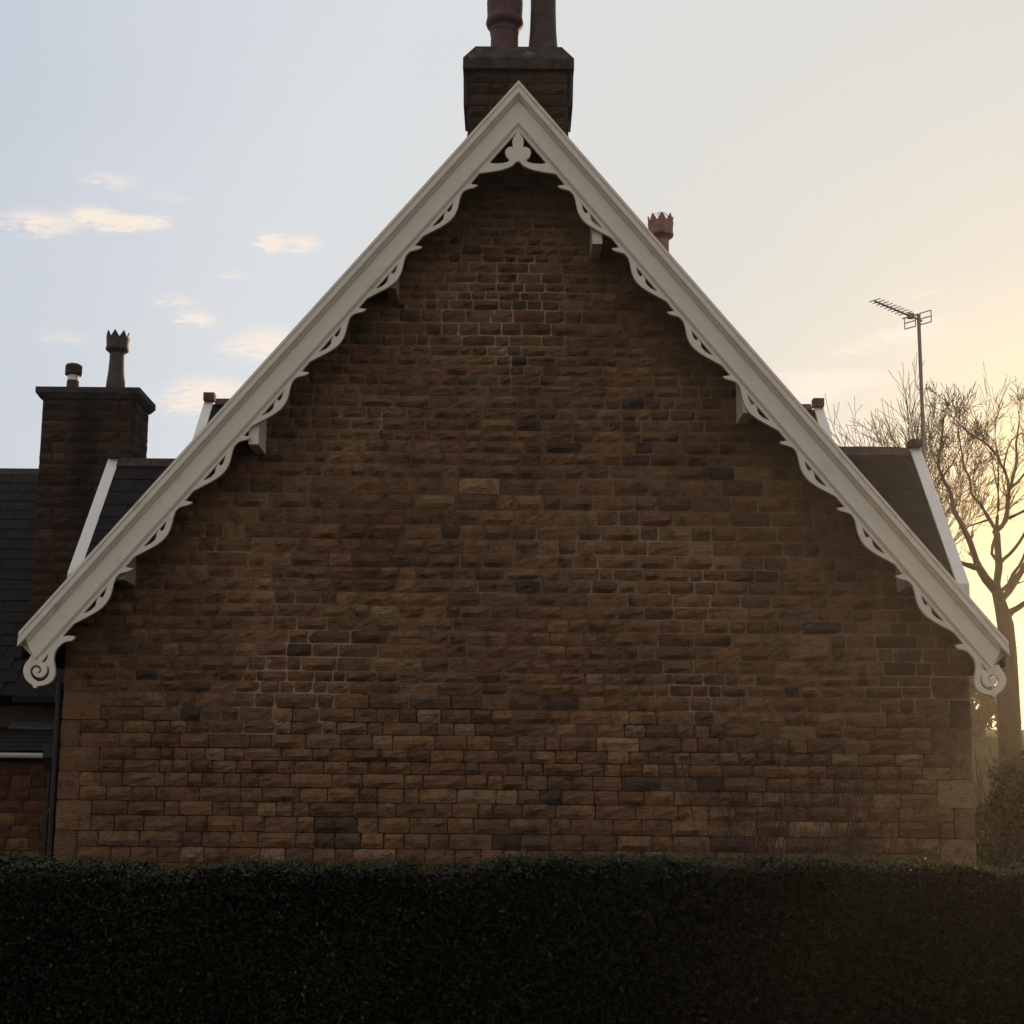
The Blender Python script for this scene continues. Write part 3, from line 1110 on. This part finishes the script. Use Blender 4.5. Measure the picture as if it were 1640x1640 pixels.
def left_house():
    r = random.Random(11)
    slate_slope(house, -8.6, -5.86, 16.15, 2.80, 19.0, 6.20, seed=12)
    mb = MB()
    mb.hexa([(-5.86, 16.15, 2.72), (-4.30, 16.15, 2.72), (-4.30, 19.0, 6.12), (-5.86, 19.0, 6.12), (-5.86, 16.15, 2.80), (-4.30, 16.15, 2.80), (-4.30, 19.0, 6.20), (-5.86, 19.0, 6.20)])
    mb.build('roof', M_SLATE, house)
    mb = MB()
    mb.hexa([(-14, 16.15, 2.72), (-8.6, 16.15, 2.72), (-8.6, 19.0, 6.12), (-14, 19.0, 6.12), (-14, 16.15, 2.80), (-8.6, 16.15, 2.80), (-8.6, 19.0, 6.20), (-14, 19.0, 6.20)])
    mb.build('roof', M_SLATE, house)
    back_slope(house, -14, -4.30, 19.002, 6.20, 21.8, 2.8)
    ridge_run(house, -14, -4.35, 19.0, 6.20, 22, M_COPING)
    mb = MB()
    mb.box(-13.9, -4.32, 16.42, 21.6, 0, 2.70)
    mb.build('wall', M_MORTAR_DARK, house)
    # gable end wall
    mb = MB()
    mb.prism([(16.43, 2.71), (21.59, 2.71), (19.0, 6.05)], -4.62, -4.33, 'x')
    mb.build('gable_wall', M_MORTAR_DARK, house)
    # the stack
    x0, x1, y0, y1 = -5.838, -4.70, 16.5, 17.12
    mb = MB()
    mb.box(x0, x1, 16.5, y1, 1.5, 6.53)
    ch = mb.build('chimney', M_MORTAR_DARK, house, origin=(-5.27, 16.8, 2.4))
    ch['label'] = 'broad stone chimney with a crowned pot and a cowl'
    masonry_box(ch, x0, x1, y0, y1, 2.54, 6.5, .137, r, 'chimney_stone', faces=('right',), lo=.14, hi=.36, mat=M_STONE_STREAK)
    mb = MB()
    a, b, c, d = x0 - .075, x1 + .075, y0 - .08, y1 + .08
    mb.box(a, b, c, d, 6.57, 6.64)
    k = .05
    mb.hexa([(a + k, c + k, 6.50), (b - k, c + k, 6.50), (b - k, d - k, 6.50), (a + k, d - k, 6.50), (a, c, 6.569), (b, c, 6.569), (b, d, 6.569), (a, d, 6.569)])
    mb.build('coping', M_COPING, ch)
    mb = MB()
    crown_pot(mb, -5.04, 16.8, 6.63, .112, .84)
    p = mb.build('chimney_pot', M_TERRA_BR, ch)
    p['label'] = 'tall crowned chimney pot'
    # short pot under a dark cowl
    cx, cy = -5.58, 16.8
    mb = MB()
    mb.lathe(cx, cy, [(.135, 6.63), (.11, 6.66), (.078, 6.72), (.074, 6.83)], 16)
    p = mb.build('chimney_pot', M_TERRA_D, ch)
    mb = MB()
    mb.lathe(cx, cy, [(.070, 6.831), (.070, 6.902)], 16)
    mb.build('pot_collar', M_WHITE2, ch)
    mb = MB()
    mb.lathe(cx, cy, [(.10, 6.903), (.108, 6.915), (.108, 7.02), (.08, 7.045), (.02, 7.055)], 8)
    mb.build('cowl', M_COPING, ch)
    # lead flashing at the foot of the stack
    mb = MB()
    mb.hexa([(x0 - .1, 16.30, 2.40), (-4.75, 16.30, 2.40), (-4.75, 16.482, 2.44), (x0 - .1, 16.482, 2.44), (x0 - .1, 16.30, 2.43), (-4.75, 16.30, 2.43), (-4.75, 16.482, 2.55), (x0 - .1, 16.482, 2.55)])
    mb.build('lead_flashing', M_LEAD, house)
    # lean-to in front
    slate_slope(house, -8.0, -4.06, 15.0, 2.10, 16.41, 2.42, seed=15, gauge=.24, sw=.30)
    mb = MB()
    mb.box(-8.0, -4.06, 15.10, 16.41, 0, 2.02)
    w = mb.build('lean_to_wall', M_MORTAR_DARK, house, origin=(-6, 15.1, 0))
    n = 0
    h = .135
    for i in range(9):
        for a, b in course_fill(-7.95, -4.07, h, r, .16, .36):
            tn = pick_tone(r)
            tn = (tn[0] * .8, tn[1] * .7, tn[2] * .7, 1)
            stone_object('wall_stone', w, (a + b) / 2, 15.09, .78 + i * h + h / 2, b - a - .008, h - .008, .05, r, tn, 'front', .8)
    mb = MB()
    pts = [(15.0 + .055 * math.cos(t) - .06, 2.09 + .055 * math.sin(t)) for t in [math.pi + math.pi * k / 8 for k in range(9)]]
    inn = [(15.0 + .047 * math.cos(t) - .06, 2.092 + .047 * math.sin(t)) for t in [2 * math.pi - math.pi * k / 8 for k in range(9)]]
    mb.prism(pts + inn, -8.05, -5.02, 'x')
    mb.build('gutter', M_WHITE2, house)
    mb = MB()
    mb.box(-5.02, -4.90, 14.85, 15.0, 2.05, 2.20)
    mb.hexa([(-4.985, 14.90, 1.90), (-4.935, 14.90, 1.90), (-4.935, 14.95, 1.90), (-4.985, 14.95, 1.90), (-5.02, 14.85, 2.049), (-4.90, 14.85, 2.049), (-4.90, 15.0, 2.049), (-5.02, 15.0, 2.049)])
    mb.build('hopper_head', M_DARKIRON, house)
    mb = MB()
    mb.tube([(-4.96, 14.93, 0), (-4.96, 14.93, 1.9)], .03, 10)
    mb.build('downpipe', M_DARKIRON, house)


left_house()

# ================================================================== TV AERIAL
aerial = thing('tv_aerial', 'thin television aerial on a tall pole beside the right side gable', 'aerial', (4.42, 14.4, 4.6))


def tv_aerial():
    mb = MB()
    mb.tube([(4.425, 14.4, 4.5), (4.418, 14.4, 6.93)], .020, 8)
    mb.build('mast', M_ALU, aerial)
    mb = MB()
    mb.box(4.345, 4.44, 14.37, 14.43, 4.62, 4.65)
    mb.box(4.345, 4.44, 14.37, 14.43, 4.90, 4.93)
    mb.build('bracket', M_DARKIRON, aerial)
    hub = Vector((4.46, 14.46, 6.885))
    tip = Vector((3.80, 13.88, 6.885))
    d = (tip - hub).normalized()
    mb = MB()
    mb.tube([hub + d * -.02, tip], .010, 6)
    mb.build('boom', M_ALU, aerial)
    n = Vector((-d.y, d.x, 0))
    up = Vector((0, 0, 1))
    for k in range(9):
        p = hub + d * (.30 + k * .072)
        ln = .085 - .002 * k
        mb = MB()
        mb.tube([p - n * ln + up * .01, p + n * ln + up * .01], .0052, 5)
        mb.build('director', M_ALU, aerial)
    mb = MB()
    p = hub + d * .2
    mb.box(p.x - .03, p.x + .03, p.y - .03, p.y + .03, p.z - .022, p.z + .03)
    mb.tube([p - n * .1, p + n * .1], .008, 5)
    mb.build('dipole', M_ALU, aerial)
    mb = MB()
    c = hub + d * .06
    for s_ in (-1, 1):
        for q in (-.07, -.005, .06):
            mb.tube([c + n * (.03 * s_) + up * q, c + n * (.165 * s_) + up * q], .0062, 5)
        for e in (.03, .165):
            mb.tube([c + n * (e * s_) - up * .074, c + n * (e * s_) + up * .064], .0058, 5)
    mb.build('reflector', M_ALU, aerial)


tv_aerial()


# ================================================================== TREES
def rand_dir(d, ang, r):
    d = d.normalized()
    a = d.orthogonal().normalized()
    b = d.cross(a)
    t = r.uniform(0, 2 * math.pi)
    return (d * math.cos(ang) + (a * math.cos(t) + b * math.sin(t)) * math.sin(ang)).normalized()


def twig(mbs, p, d, ln, rad, lvl, r, up=.10, wig=.16, fan=(.35, .75), minr=.003, kids=(2, 4)):
    """recursive bare branch"""
    n = max(3, int(ln / .16)) if lvl > 0 else 3
    n = min(n, 9)
    pts, rr = [p.copy()], [rad]
    q = p.copy()
    dd = d.copy()
    dirs = [dd.copy()]
    for i in range(n):
        dd = (dd + Vector((r.gauss(0, wig), r.gauss(0, wig), r.gauss(0, wig) + up)) * .7).normalized()
        q = q + dd * (ln / n)
        pts.append(q.copy())
        dirs.append(dd.copy())
        rr.append(max(minr, rad * (1 - .62 * (i + 1) / n)))
    mb = mbs[0] if rad > .02 else mbs[1]
    mb.tube(pts, rr, 6 if rad > .05 else (4 if rad > .015 else 3), cap=False)
    if lvl <= 0:
        return
    for _ in range(r.randint(*kids)):
        i = r.randint(max(1, n // 3), n)
        twig(mbs, pts[i], rand_dir(dirs[i], r.uniform(*fan), r), ln * r.uniform(.5, .8), rr[i] * r.uniform(.55, .8), lvl - 1, r, up, wig, fan, minr, kids)
    twig(mbs, pts[-1], rand_dir(dirs[-1], r.uniform(.05, .3), r), ln * r.uniform(.6, .85), rr[-1], lvl - 1, r, up, wig, fan, minr, kids)


LIMBS = {
    'trunk': [(9.03, 0.0, .30), (9.03, 1.29, 0.229), (9.05, 3.19, 0.206), (9.07, 4.33, 0.172), (9.06, 4.90, 0.149), (8.99, 5.25, 0.115), (8.93, 5.52, 0.097)],
    'left': [(8.93, 5.52, 0.086), (8.82, 5.63, 0.074), (8.71, 5.74, 0.074), (8.56, 5.94, 0.063), (8.53, 6.08, 0.052), (8.41, 6.39, 0.052), (8.34, 6.53, 0.046), (8.21, 6.76, 0.040), (8.11, 6.94, 0.040), (8.03, 7.27, 0.034), (7.87, 7.55, 0.029), (7.77, 7.76, 0.023), (7.81, 8.00, 0.019), (7.85, 8.25, 0.016), (7.91, 8.65, 0.011)],
    'stub': [(8.56, 5.94, 0.040), (8.41, 6.00, 0.034), (8.24, 6.07, 0.029)],
    'l2': [(7.92, 7.53, 0.023), (8.08, 7.77, 0.017), (8.17, 7.89, 0.013), (8.26, 8.07, 0.009)],
    'main': [(8.93, 5.52, 0.074), (8.93, 5.66, 0.057), (8.97, 5.97, 0.057), (8.99, 6.37, 0.057), (8.98, 6.59, 0.052), (8.97, 6.66, 0.052)],
    'ml': [(8.97, 6.66, 0.034), (8.91, 6.77, 0.029), (8.83, 6.91, 0.032), (8.80, 7.06, 0.023), (8.72, 7.17, 0.023), (8.63, 7.28, 0.023), (8.60, 7.39, 0.023), (8.59, 7.74, 0.019), (8.50, 7.89, 0.017), (8.49, 8.25, 0.013), (8.46, 8.55, 0.009)],
    'ml2': [(8.85, 6.86, 0.017), (8.68, 6.81, 0.014), (8.47, 6.74, 0.013), (8.39, 6.62, 0.009)],
    'mr': [(8.97, 6.66, 0.046), (9.07, 6.74, 0.040), (9.15, 6.85, 0.043), (9.20, 7.03, 0.037), (9.22, 7.28, 0.034), (9.27, 7.46, 0.029), (9.38, 7.72, 0.026), (9.45, 8.02, 0.023), (9.49, 8.38, 0.017), (9.58, 8.81, 0.011)],
    'mr2': [(9.23, 7.25, 0.029), (9.21, 7.58, 0.023), (9.13, 7.78, 0.023), (9.04, 7.91, 0.020), (8.95, 8.01, 0.020), (8.83, 8.17, 0.017), (8.70, 8.28, 0.017), (8.43, 8.41, 0.014), (8.26, 8.53, 0.011)],
    'mr3': [(9.15, 7.76, 0.017), (9.20, 7.96, 0.015), (9.29, 8.23, 0.014), (9.40, 8.44, 0.011), (9.57, 8.56, 0.009)],
    'mr4': [(9.27, 7.46, 0.023), (9.41, 7.58, 0.020), (9.59, 7.79, 0.017)],
    'r': [(9.01, 5.37, 0.069), (9.08, 5.42, 0.057), (9.18, 5.54, 0.052), (9.29, 5.68, 0.052), (9.41, 5.86, 0.046), (9.60, 6.13, 0.040), (9.83, 6.66, 0.034), (9.98, 7.37, 0.023), (10.08, 8.21, 0.014)],
    'r2': [(9.06, 5.02, 0.069), (9.16, 5.14, 0.052), (9.26, 5.19, 0.046), (9.44, 5.32, 0.040), (9.78, 5.55, 0.034), (10.15, 6.08, 0.023), (10.36, 6.90, 0.014)],
    'rr': [(9.20, 6.89, 0.029), (9.34, 6.95, 0.023), (9.52, 7.04, 0.023), (9.81, 7.37, 0.017), (9.94, 7.85, 0.011)],
    'loop': [(8.95, 6.10, 0.029), (8.87, 6.22, 0.026), (8.88, 6.36, 0.023), (8.94, 6.50, 0.023), (8.98, 6.56, 0.023)],
}


def front_tree():
    r = random.Random(31)
    tree = thing('bare_tree', 'large bare winter tree with a thick forked trunk at the right edge', 'tree', (9.03, 25, 0))
    tr, lm, tw = MB(), MB(), MB()
    dep = {'trunk': 0, 'left': -.5, 'stub': -.3, 'l2': -.6, 'main': .1, 'ml': .5, 'ml2': .3, 'mr': .25, 'mr2': -.6, 'mr3': .6, 'mr4': .5, 'r': .5, 'r2': -.8, 'rr': -.5, 'loop': .12}
    for k, pl in LIMBS.items():
        x0, z0 = pl[0][0], pl[0][1]
        pts = []
        for i, (x, z, a) in enumerate(pl):
            s = math.hypot(x - x0, z - z0)
            pts.append(Vector((x, 25 + dep[k] * min(1, s / 2.5) + (0 if i == 0 or k == 'trunk' else r.gauss(0, .03)), z)))
        (tr if k == 'trunk' else lm).tube(pts, [a * (1.0 if k == 'trunk' else 1.18) for _, _, a in pl], 10 if k == 'trunk' else 6)
        if k in ('trunk', 'main', 'stub', 'loop'):
            continue
        # finer shoots off every limb
        n = len(pts)
        for i in range(2, n):
            d = (pts[i] - pts[i - 1]).normalized()
            up_bias = Vector((0, 0, .25))
            cnt = 2 if pl[i][1] > 6.6 else 1
            for _ in range(cnt):
                if r.random() < .8:
                    twig((lm, tw), pts[i], rand_dir((d + up_bias).normalized(), r.uniform(.4, 1.0), r), r.uniform(.25, .55) * (1 if pl[i][1] > 6.5 else .7), max(.006, pl[i][2] * .5), (3 if r.random() < .55 else 2) if pl[i][1] > 7.2 else 1, r, .06, .2, (.35, .8), .005, (1, 3))
        twig((lm, tw), pts[-1], (pts[-1] - pts[-2]).normalized(), .34, pl[-1][2], 3, r, .05, .18, (.3, .7), .005, (2, 3))
    # boughs towards and away from the road
    for (z, a, ln) in ((5.2, 1.3, 1.7), (5.5, -1.2, 1.8), (6.0, -1.9, 1.3), (6.2, 1.9, 1.4)):
        d = Vector((math.cos(a) * .4 + .4, math.sin(a), .8)).normalized()
        twig((lm, tw), Vector((8.98, 25, z)), d, ln, .05, 4, r, .10, .16, (.35, .75), .004, (1, 3))
    tr.build('trunk', M_BARK, tree, smooth=True)
    lm.build('limbs', M_BARK, tree, smooth=True)
    tw.build('twigs', M_TWIG, tree)['kind'] = 'stuff'


front_tree()


def fan_tree(name, label, x, y, h, spread, seed, lean=0.0):
    r = random.Random(seed)
    z0 = ground_z(x, y)
    tree = thing(name, label, 'tree', (x, y, z0))
    lm, tw, tr = MB(), MB(), MB()
    hh = h - z0
    th = hh * .42
    tr.tube([(x, y, z0 - .2), (x + .05, y, z0 + th * .5), (x + lean * .3, y, z0 + th)], [.24, .2, .16], 8)
    top = Vector((x + lean * .3, y, z0 + th))
    for k in range(9):
        a = 2 * math.pi * k / 9 + r.uniform(-.3, .3)
        t = r.uniform(.25, .75)
        d = Vector((math.cos(a) * math.sin(t) * spread, math.sin(a) * math.sin(t) * spread, math.cos(t))).normalized()
        twig((lm, tw), top - Vector((0, 0, r.uniform(0, th * .3))), d, hh * r.uniform(.20, .26), .075, 4, r, .05, .13, (.25, .6), .009, (2, 4))
    tr.build('trunk', M_BARK, tree, smooth=True)
    lm.build('limbs', M_BARK, tree)
    tw.build('twigs', M_TWIG, tree)['kind'] = 'stuff'


fan_tree('bare_tree', 'smaller bare tree with a fan of fine twigs behind the right side gable', 13.3, 45, 14.9, .8, 41)


# ---- leaves as one mesh
def leaf_mesh(name, P, Nn, size, mat, parent, r, tone, fold=.25, ratio=.5):
    """P,Nn (n,3): leaf centres and facing directions; every leaf a folded pair of triangles per side"""
    n = len(P)
    nr = np.random.default_rng(r)
    Nn = Nn / np.linalg.norm(Nn, axis=1, keepdims=True)
    t = nr.normal(size=(n, 3))
    t -= Nn * np.sum(t * Nn, axis=1, keepdims=True)
    t /= np.linalg.norm(t, axis=1, keepdims=True)
    b = np.cross(Nn, t)
    L = size * nr.uniform(.65, 1.25, (n, 1))
    W = L * ratio
    v0 = P - t * L * .5
    v1 = P + b * W * .5 + Nn * W * fold - t * L * .05
    v2 = P + t * L * .5 - Nn * L * .10
    v3 = P - b * W * .5 + Nn * W * fold - t * L * .05
    V = np.stack([v0, v1, v2, v3], axis=1).reshape(-1, 3)
    o = np.array(wloc(parent)) if parent else np.zeros(3)
    V = V - o
    me = bpy.data.meshes.new(name)
    me.vertices.add(4 * n)
    me.vertices.foreach_set('co', V.astype(np.float32).ravel())
    idx = np.arange(n) * 4
    F = np.stack([idx, idx + 1, idx + 2, idx, idx + 2, idx + 3], axis=1).ravel()
    me.loops.add(6 * n)
    me.loops.foreach_set('vertex_index', F.astype(np.int32))
    me.polygons.add(2 * n)
    me.polygons.foreach_set('loop_start', (np.arange(2 * n) * 3).astype(np.int32))
    me.polygons.foreach_set('loop_total', np.full(2 * n, 3, np.int32))
    me.update(calc_edges=True)
    at = me.attributes.new('tone', 'FLOAT_COLOR', 'FACE')
    c = np.repeat(np.stack([tone, tone, tone, np.ones(n)], axis=1), 2, axis=0)
    at.data.foreach_set('color', c.astype(np.float32).ravel())
    me.materials.append(mat)
    ob = bpy.data.objects.new(name, me)
    link(ob, parent)
    ob['kind'] = 'stuff'
    return ob


# ================================================================== HEDGE
def build_hedge():
    hedge = thing('hedge', 'long dark clipped hedge across the foreground in front of the stone gable', 'hedge', (0, 7.0, 0))
    nr = np.random.default_rng(3)
    x0, x1, yf, yb = -6.5, 7.5, 6.5, 7.45

    def top(x):
        return 1.308 + .010 * x + .018 * np.sin(x * 1.7 + .5) + .014 * np.sin(x * 4.3) + .011 * np.sin(x * 9.1 + 1) + .008 * np.sin(x * 23 + 2)

    def front(x, z):
        return yf + .03 * np.sin(x * 2.3 + z * 3) + .02 * np.sin(x * 6.1 - z * 5) + .03 * (z / 1.4 - .5)

    def spread(n):
        # thickest along the stretch that faces the road
        return np.where(nr.random(n) < .75, nr.uniform(-3.1, 3.4, n), nr.uniform(x0, x1, n))

    P, Q = [], []
    n = 125000
    x = spread(n)
    z = top(x) * nr.uniform(0, 1, n) ** .8
    y = front(x, z) + np.abs(nr.normal(0, .06, n)) - .02 + .16 * np.maximum(0, z / top(x) - .86) ** 1.5 * 20 * .14
    P.append(np.stack([x, y, z], 1))
    Q.append(np.stack([nr.normal(0, .55, n), nr.normal(-.7, .5, n), nr.normal(.35, .5, n)], 1))
    n = 85000
    x = spread(n)
    y = nr.uniform(yf, yb, n)
    z = top(x) - np.abs(nr.normal(0, .05, n)) + .015
    P.append(np.stack([x, y, z], 1))
    Q.append(np.stack([nr.normal(0, .6, n), nr.normal(0, .6, n), nr.normal(.7, .45, n)], 1))
    # upright young shoots above the clipped line
    n = 2600
    x = nr.uniform(x0, x1, n)
    y = nr.uniform(yf + .05, yb, n)
    hgt = np.abs(nr.normal(0, .028, n)) * (1 + .8 * np.exp(-((x - 2.0) / .7) ** 2))
    for k in range(3):
        P.append(np.stack([x + nr.normal(0, .008, n), y + nr.normal(0, .008, n), top(x) + hgt * (k + 1) / 3 + .01], 1))
        Q.append(np.stack([nr.normal(0, .7, n), nr.normal(0, .7, n), nr.normal(.3, .5, n)], 1))
    YP, YQ = P[-3:], Q[-3:]
    P, Q = P[:-3], Q[:-3]
    n = 5200
    x = nr.uniform(x0, x1, n)
    YP.append(np.stack([x, nr.uniform(yf - .01, yb, n), top(x) + .008 - np.abs(nr.normal(0, .03, n))], 1))
    YQ.append(np.stack([nr.normal(0, .7, n), nr.normal(0, .7, n), nr.normal(.5, .5, n)], 1))
    n = 8000
    x = nr.uniform(x0, x1, n)
    YP.append(np.stack([x, nr.uniform(yf + .02, yb, n), top(x) + .012 + np.abs(nr.normal(0, .018, n))], 1))
    YQ.append(np.stack([nr.normal(0, .5, n), nr.normal(0, .5, n), np.ones(n)], 1))
    n = 3600
    x = nr.uniform(x0, x1, n)
    z = top(x) - nr.exponential(.075, n)
    YP.append(np.stack([x, front(x, z) + nr.normal(0, .02, n) + .02, z], 1))
    YQ.append(np.stack([nr.normal(0, .6, n), nr.normal(-.6, .5, n), nr.normal(.5, .5, n)], 1))
    YP, YQ = np.concatenate(YP), np.concatenate(YQ)
    leaf_mesh('young_leaves', YP, YQ, .022, M_YOUNG, hedge, 6, np.clip(nr.beta(2, 3, len(YP)), 0, 1))
    n = 16000
    x = nr.uniform(x0, x1, n)
    z = top(x) * nr.uniform(.2, 1, n)
    P.append(np.stack([x, yb - np.abs(nr.normal(0, .04, n)) + .02, z], 1))
    Q.append(np.stack([nr.normal(0, .55, n), nr.normal(.7, .5, n), nr.normal(.35, .5, n)], 1))
    P, Q = np.concatenate(P), np.concatenate(Q)
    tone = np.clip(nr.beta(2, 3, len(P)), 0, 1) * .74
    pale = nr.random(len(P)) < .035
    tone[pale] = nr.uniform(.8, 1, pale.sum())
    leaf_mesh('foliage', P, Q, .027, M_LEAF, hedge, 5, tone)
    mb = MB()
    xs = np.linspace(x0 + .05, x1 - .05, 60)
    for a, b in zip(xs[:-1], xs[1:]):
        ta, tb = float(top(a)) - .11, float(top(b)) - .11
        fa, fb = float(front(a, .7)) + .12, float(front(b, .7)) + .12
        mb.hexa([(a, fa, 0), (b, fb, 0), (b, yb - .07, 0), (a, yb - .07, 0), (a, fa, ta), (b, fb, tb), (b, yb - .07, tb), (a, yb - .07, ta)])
    mb.build('light_block', M_CORE, hedge, normals=False)  # solid core added inside the leaves to block light
    # dead stems and pale twigs that catch the light in the face
    r = random.Random(8)
    tw = MB()
    for k in range(420):
        xx = r.uniform(x0, x1)
        zz = r.uniform(.35, 1.3)
        yy = float(front(xx, zz)) + r.uniform(-.03, .03)
        d = Vector((r.gauss(0, .5), r.gauss(-.2, .25), r.uniform(.2, 1))).normalized()
        p = Vector((xx, yy, zz))
        ln = r.uniform(.03, .12)
        tw.tube([p, p + d * ln * .5 + Vector((r.gauss(0, .005), 0, 0)), p + d * ln], [.0022, .0018, .0012], 3, cap=False)
    tw.build('twigs', M_TWIG, hedge)['kind'] = 'stuff'


build_hedge()


# ================================================================== BARE SHRUBS BY THE WALL
def bare_shrub(label, x, y, h, n, spread, seed, lvl=2):
    r = random.Random(seed)
    s = thing('bare_shrub', label, 'shrub', (x, y, 0), 'bare shrubs between hedge and wall')
    st, tw = MB(), MB()
    for k in range(n):
        a = r.uniform(0, 2 * math.pi)
        d = Vector((math.cos(a) * spread * r.uniform(.3, 1), math.sin(a) * spread * .5, 1)).normalized()
        twig((st, tw), Vector((x + r.gauss(0, .06), y + r.gauss(0, .05), 0)), d, h * r.uniform(.5, .72), r.uniform(.006, .010), lvl, r, .06, .10, (.2, .55), .0022, (1, 2))
    tw.build('stems', M_TWIG, s)


bare_shrub('bare twiggy shrub against the wall, leftmost and tallest above the hedge', 1.52, 9.2, 1.34, 16, .35, 51)
bare_shrub('bare twiggy shrub against the wall, middle one of three above the hedge', 1.98, 9.3, 1.26, 14, .35, 52)
bare_shrub('bare shrub with hooked shoots against the wall near the right corner', 2.45, 9.2, 1.27, 12, .35, 53)


# ================================================================== EVERGREEN SHRUB BEYOND THE RIGHT CORNER
def evergreen(label, x, y, z0, h, w, n, seed, size=.09):
    nr = np.random.default_rng(seed)
    r = random.Random(seed)
    s = thing('evergreen_shrub', label, 'shrub', (x, y, z0), 'evergreen shrubs right of the cottage')
    lm, tw = MB(), MB()
    P = []
    for k in range(9):
        a = r.uniform(0, 2 * math.pi)
        d = Vector((math.cos(a) * .5, math.sin(a) * .5, 1)).normalized()
        twig((lm, tw), Vector((x, y, z0)), d, h * .45, .045, 3, r, .1, .15, (.3, .8), .006, (1, 3))
    lm.build('stems', M_BARK, s)
    tw.build('twigs', M_TWIG, s)['kind'] = 'stuff'
    # leaf clumps, thinner towards the top
    cl = []
    for k in range(60):
        u = r.random() ** 1.3
        rad = w * (1 - .65 * u) * math.sqrt(r.random())
        a = r.uniform(0, 2 * math.pi)
        cl.append((x + rad * math.cos(a), y + rad * math.sin(a), z0 + h * (.12 + .86 * u), w * r.uniform(.10, .20)))
    per = n // len(cl)
    for cx, cy, cz, cr in cl:
        P.append(np.stack([nr.normal(cx, cr, per), nr.normal(cy, cr, per), nr.normal(cz, cr * .8, per)], 1))
    P = np.concatenate(P)
    Q = nr.normal(size=P.shape) + np.array([0, 0, .4])
    leaf_mesh('foliage', P, Q, size, M_EVER, s, seed, np.clip(nr.beta(2, 3, len(P)), 0, 1), ratio=.55)


evergreen('ragged dark bush on the field skyline beyond the right corner of the cottage', 13.75, 40.5, 3.5, 2.7, 1.1, 900, 61, .34)
evergreen('dark rounded bush close behind the right corner of the cottage wall', 5.62, 15.3, 0.0, 2.1, .66, 8500, 63, .075)
evergreen('low dark bush at the foot of the large bare tree', 9.35, 23.6, 0.0, 2.9, .62, 5200, 62, .10)


# ================================================================== HAZE
def build_haze():
    mb = MB()
    mb.box(-70, 80, -12, 135, -1.0, 18.5)
    m = bpy.data.materials.new('low_sun_haze')
    m.use_nodes = True
    t = m.node_tree
    t.nodes.clear()
    pv = N(t, 'ShaderNodeVolumePrincipled')
    pv.inputs['Color'].default_value = (.98, .92, .82, 1)
    pv.inputs['Density'].default_value = HAZE
    pv.inputs['Anisotropy'].default_value = .80
    o = N(t, 'ShaderNodeOutputMaterial')
    t.links.new(pv.outputs[0], o.inputs['Volume'])
    h = mb.build('haze', m)
    h['kind'] = 'stuff'


HAZE = .00065
build_haze()
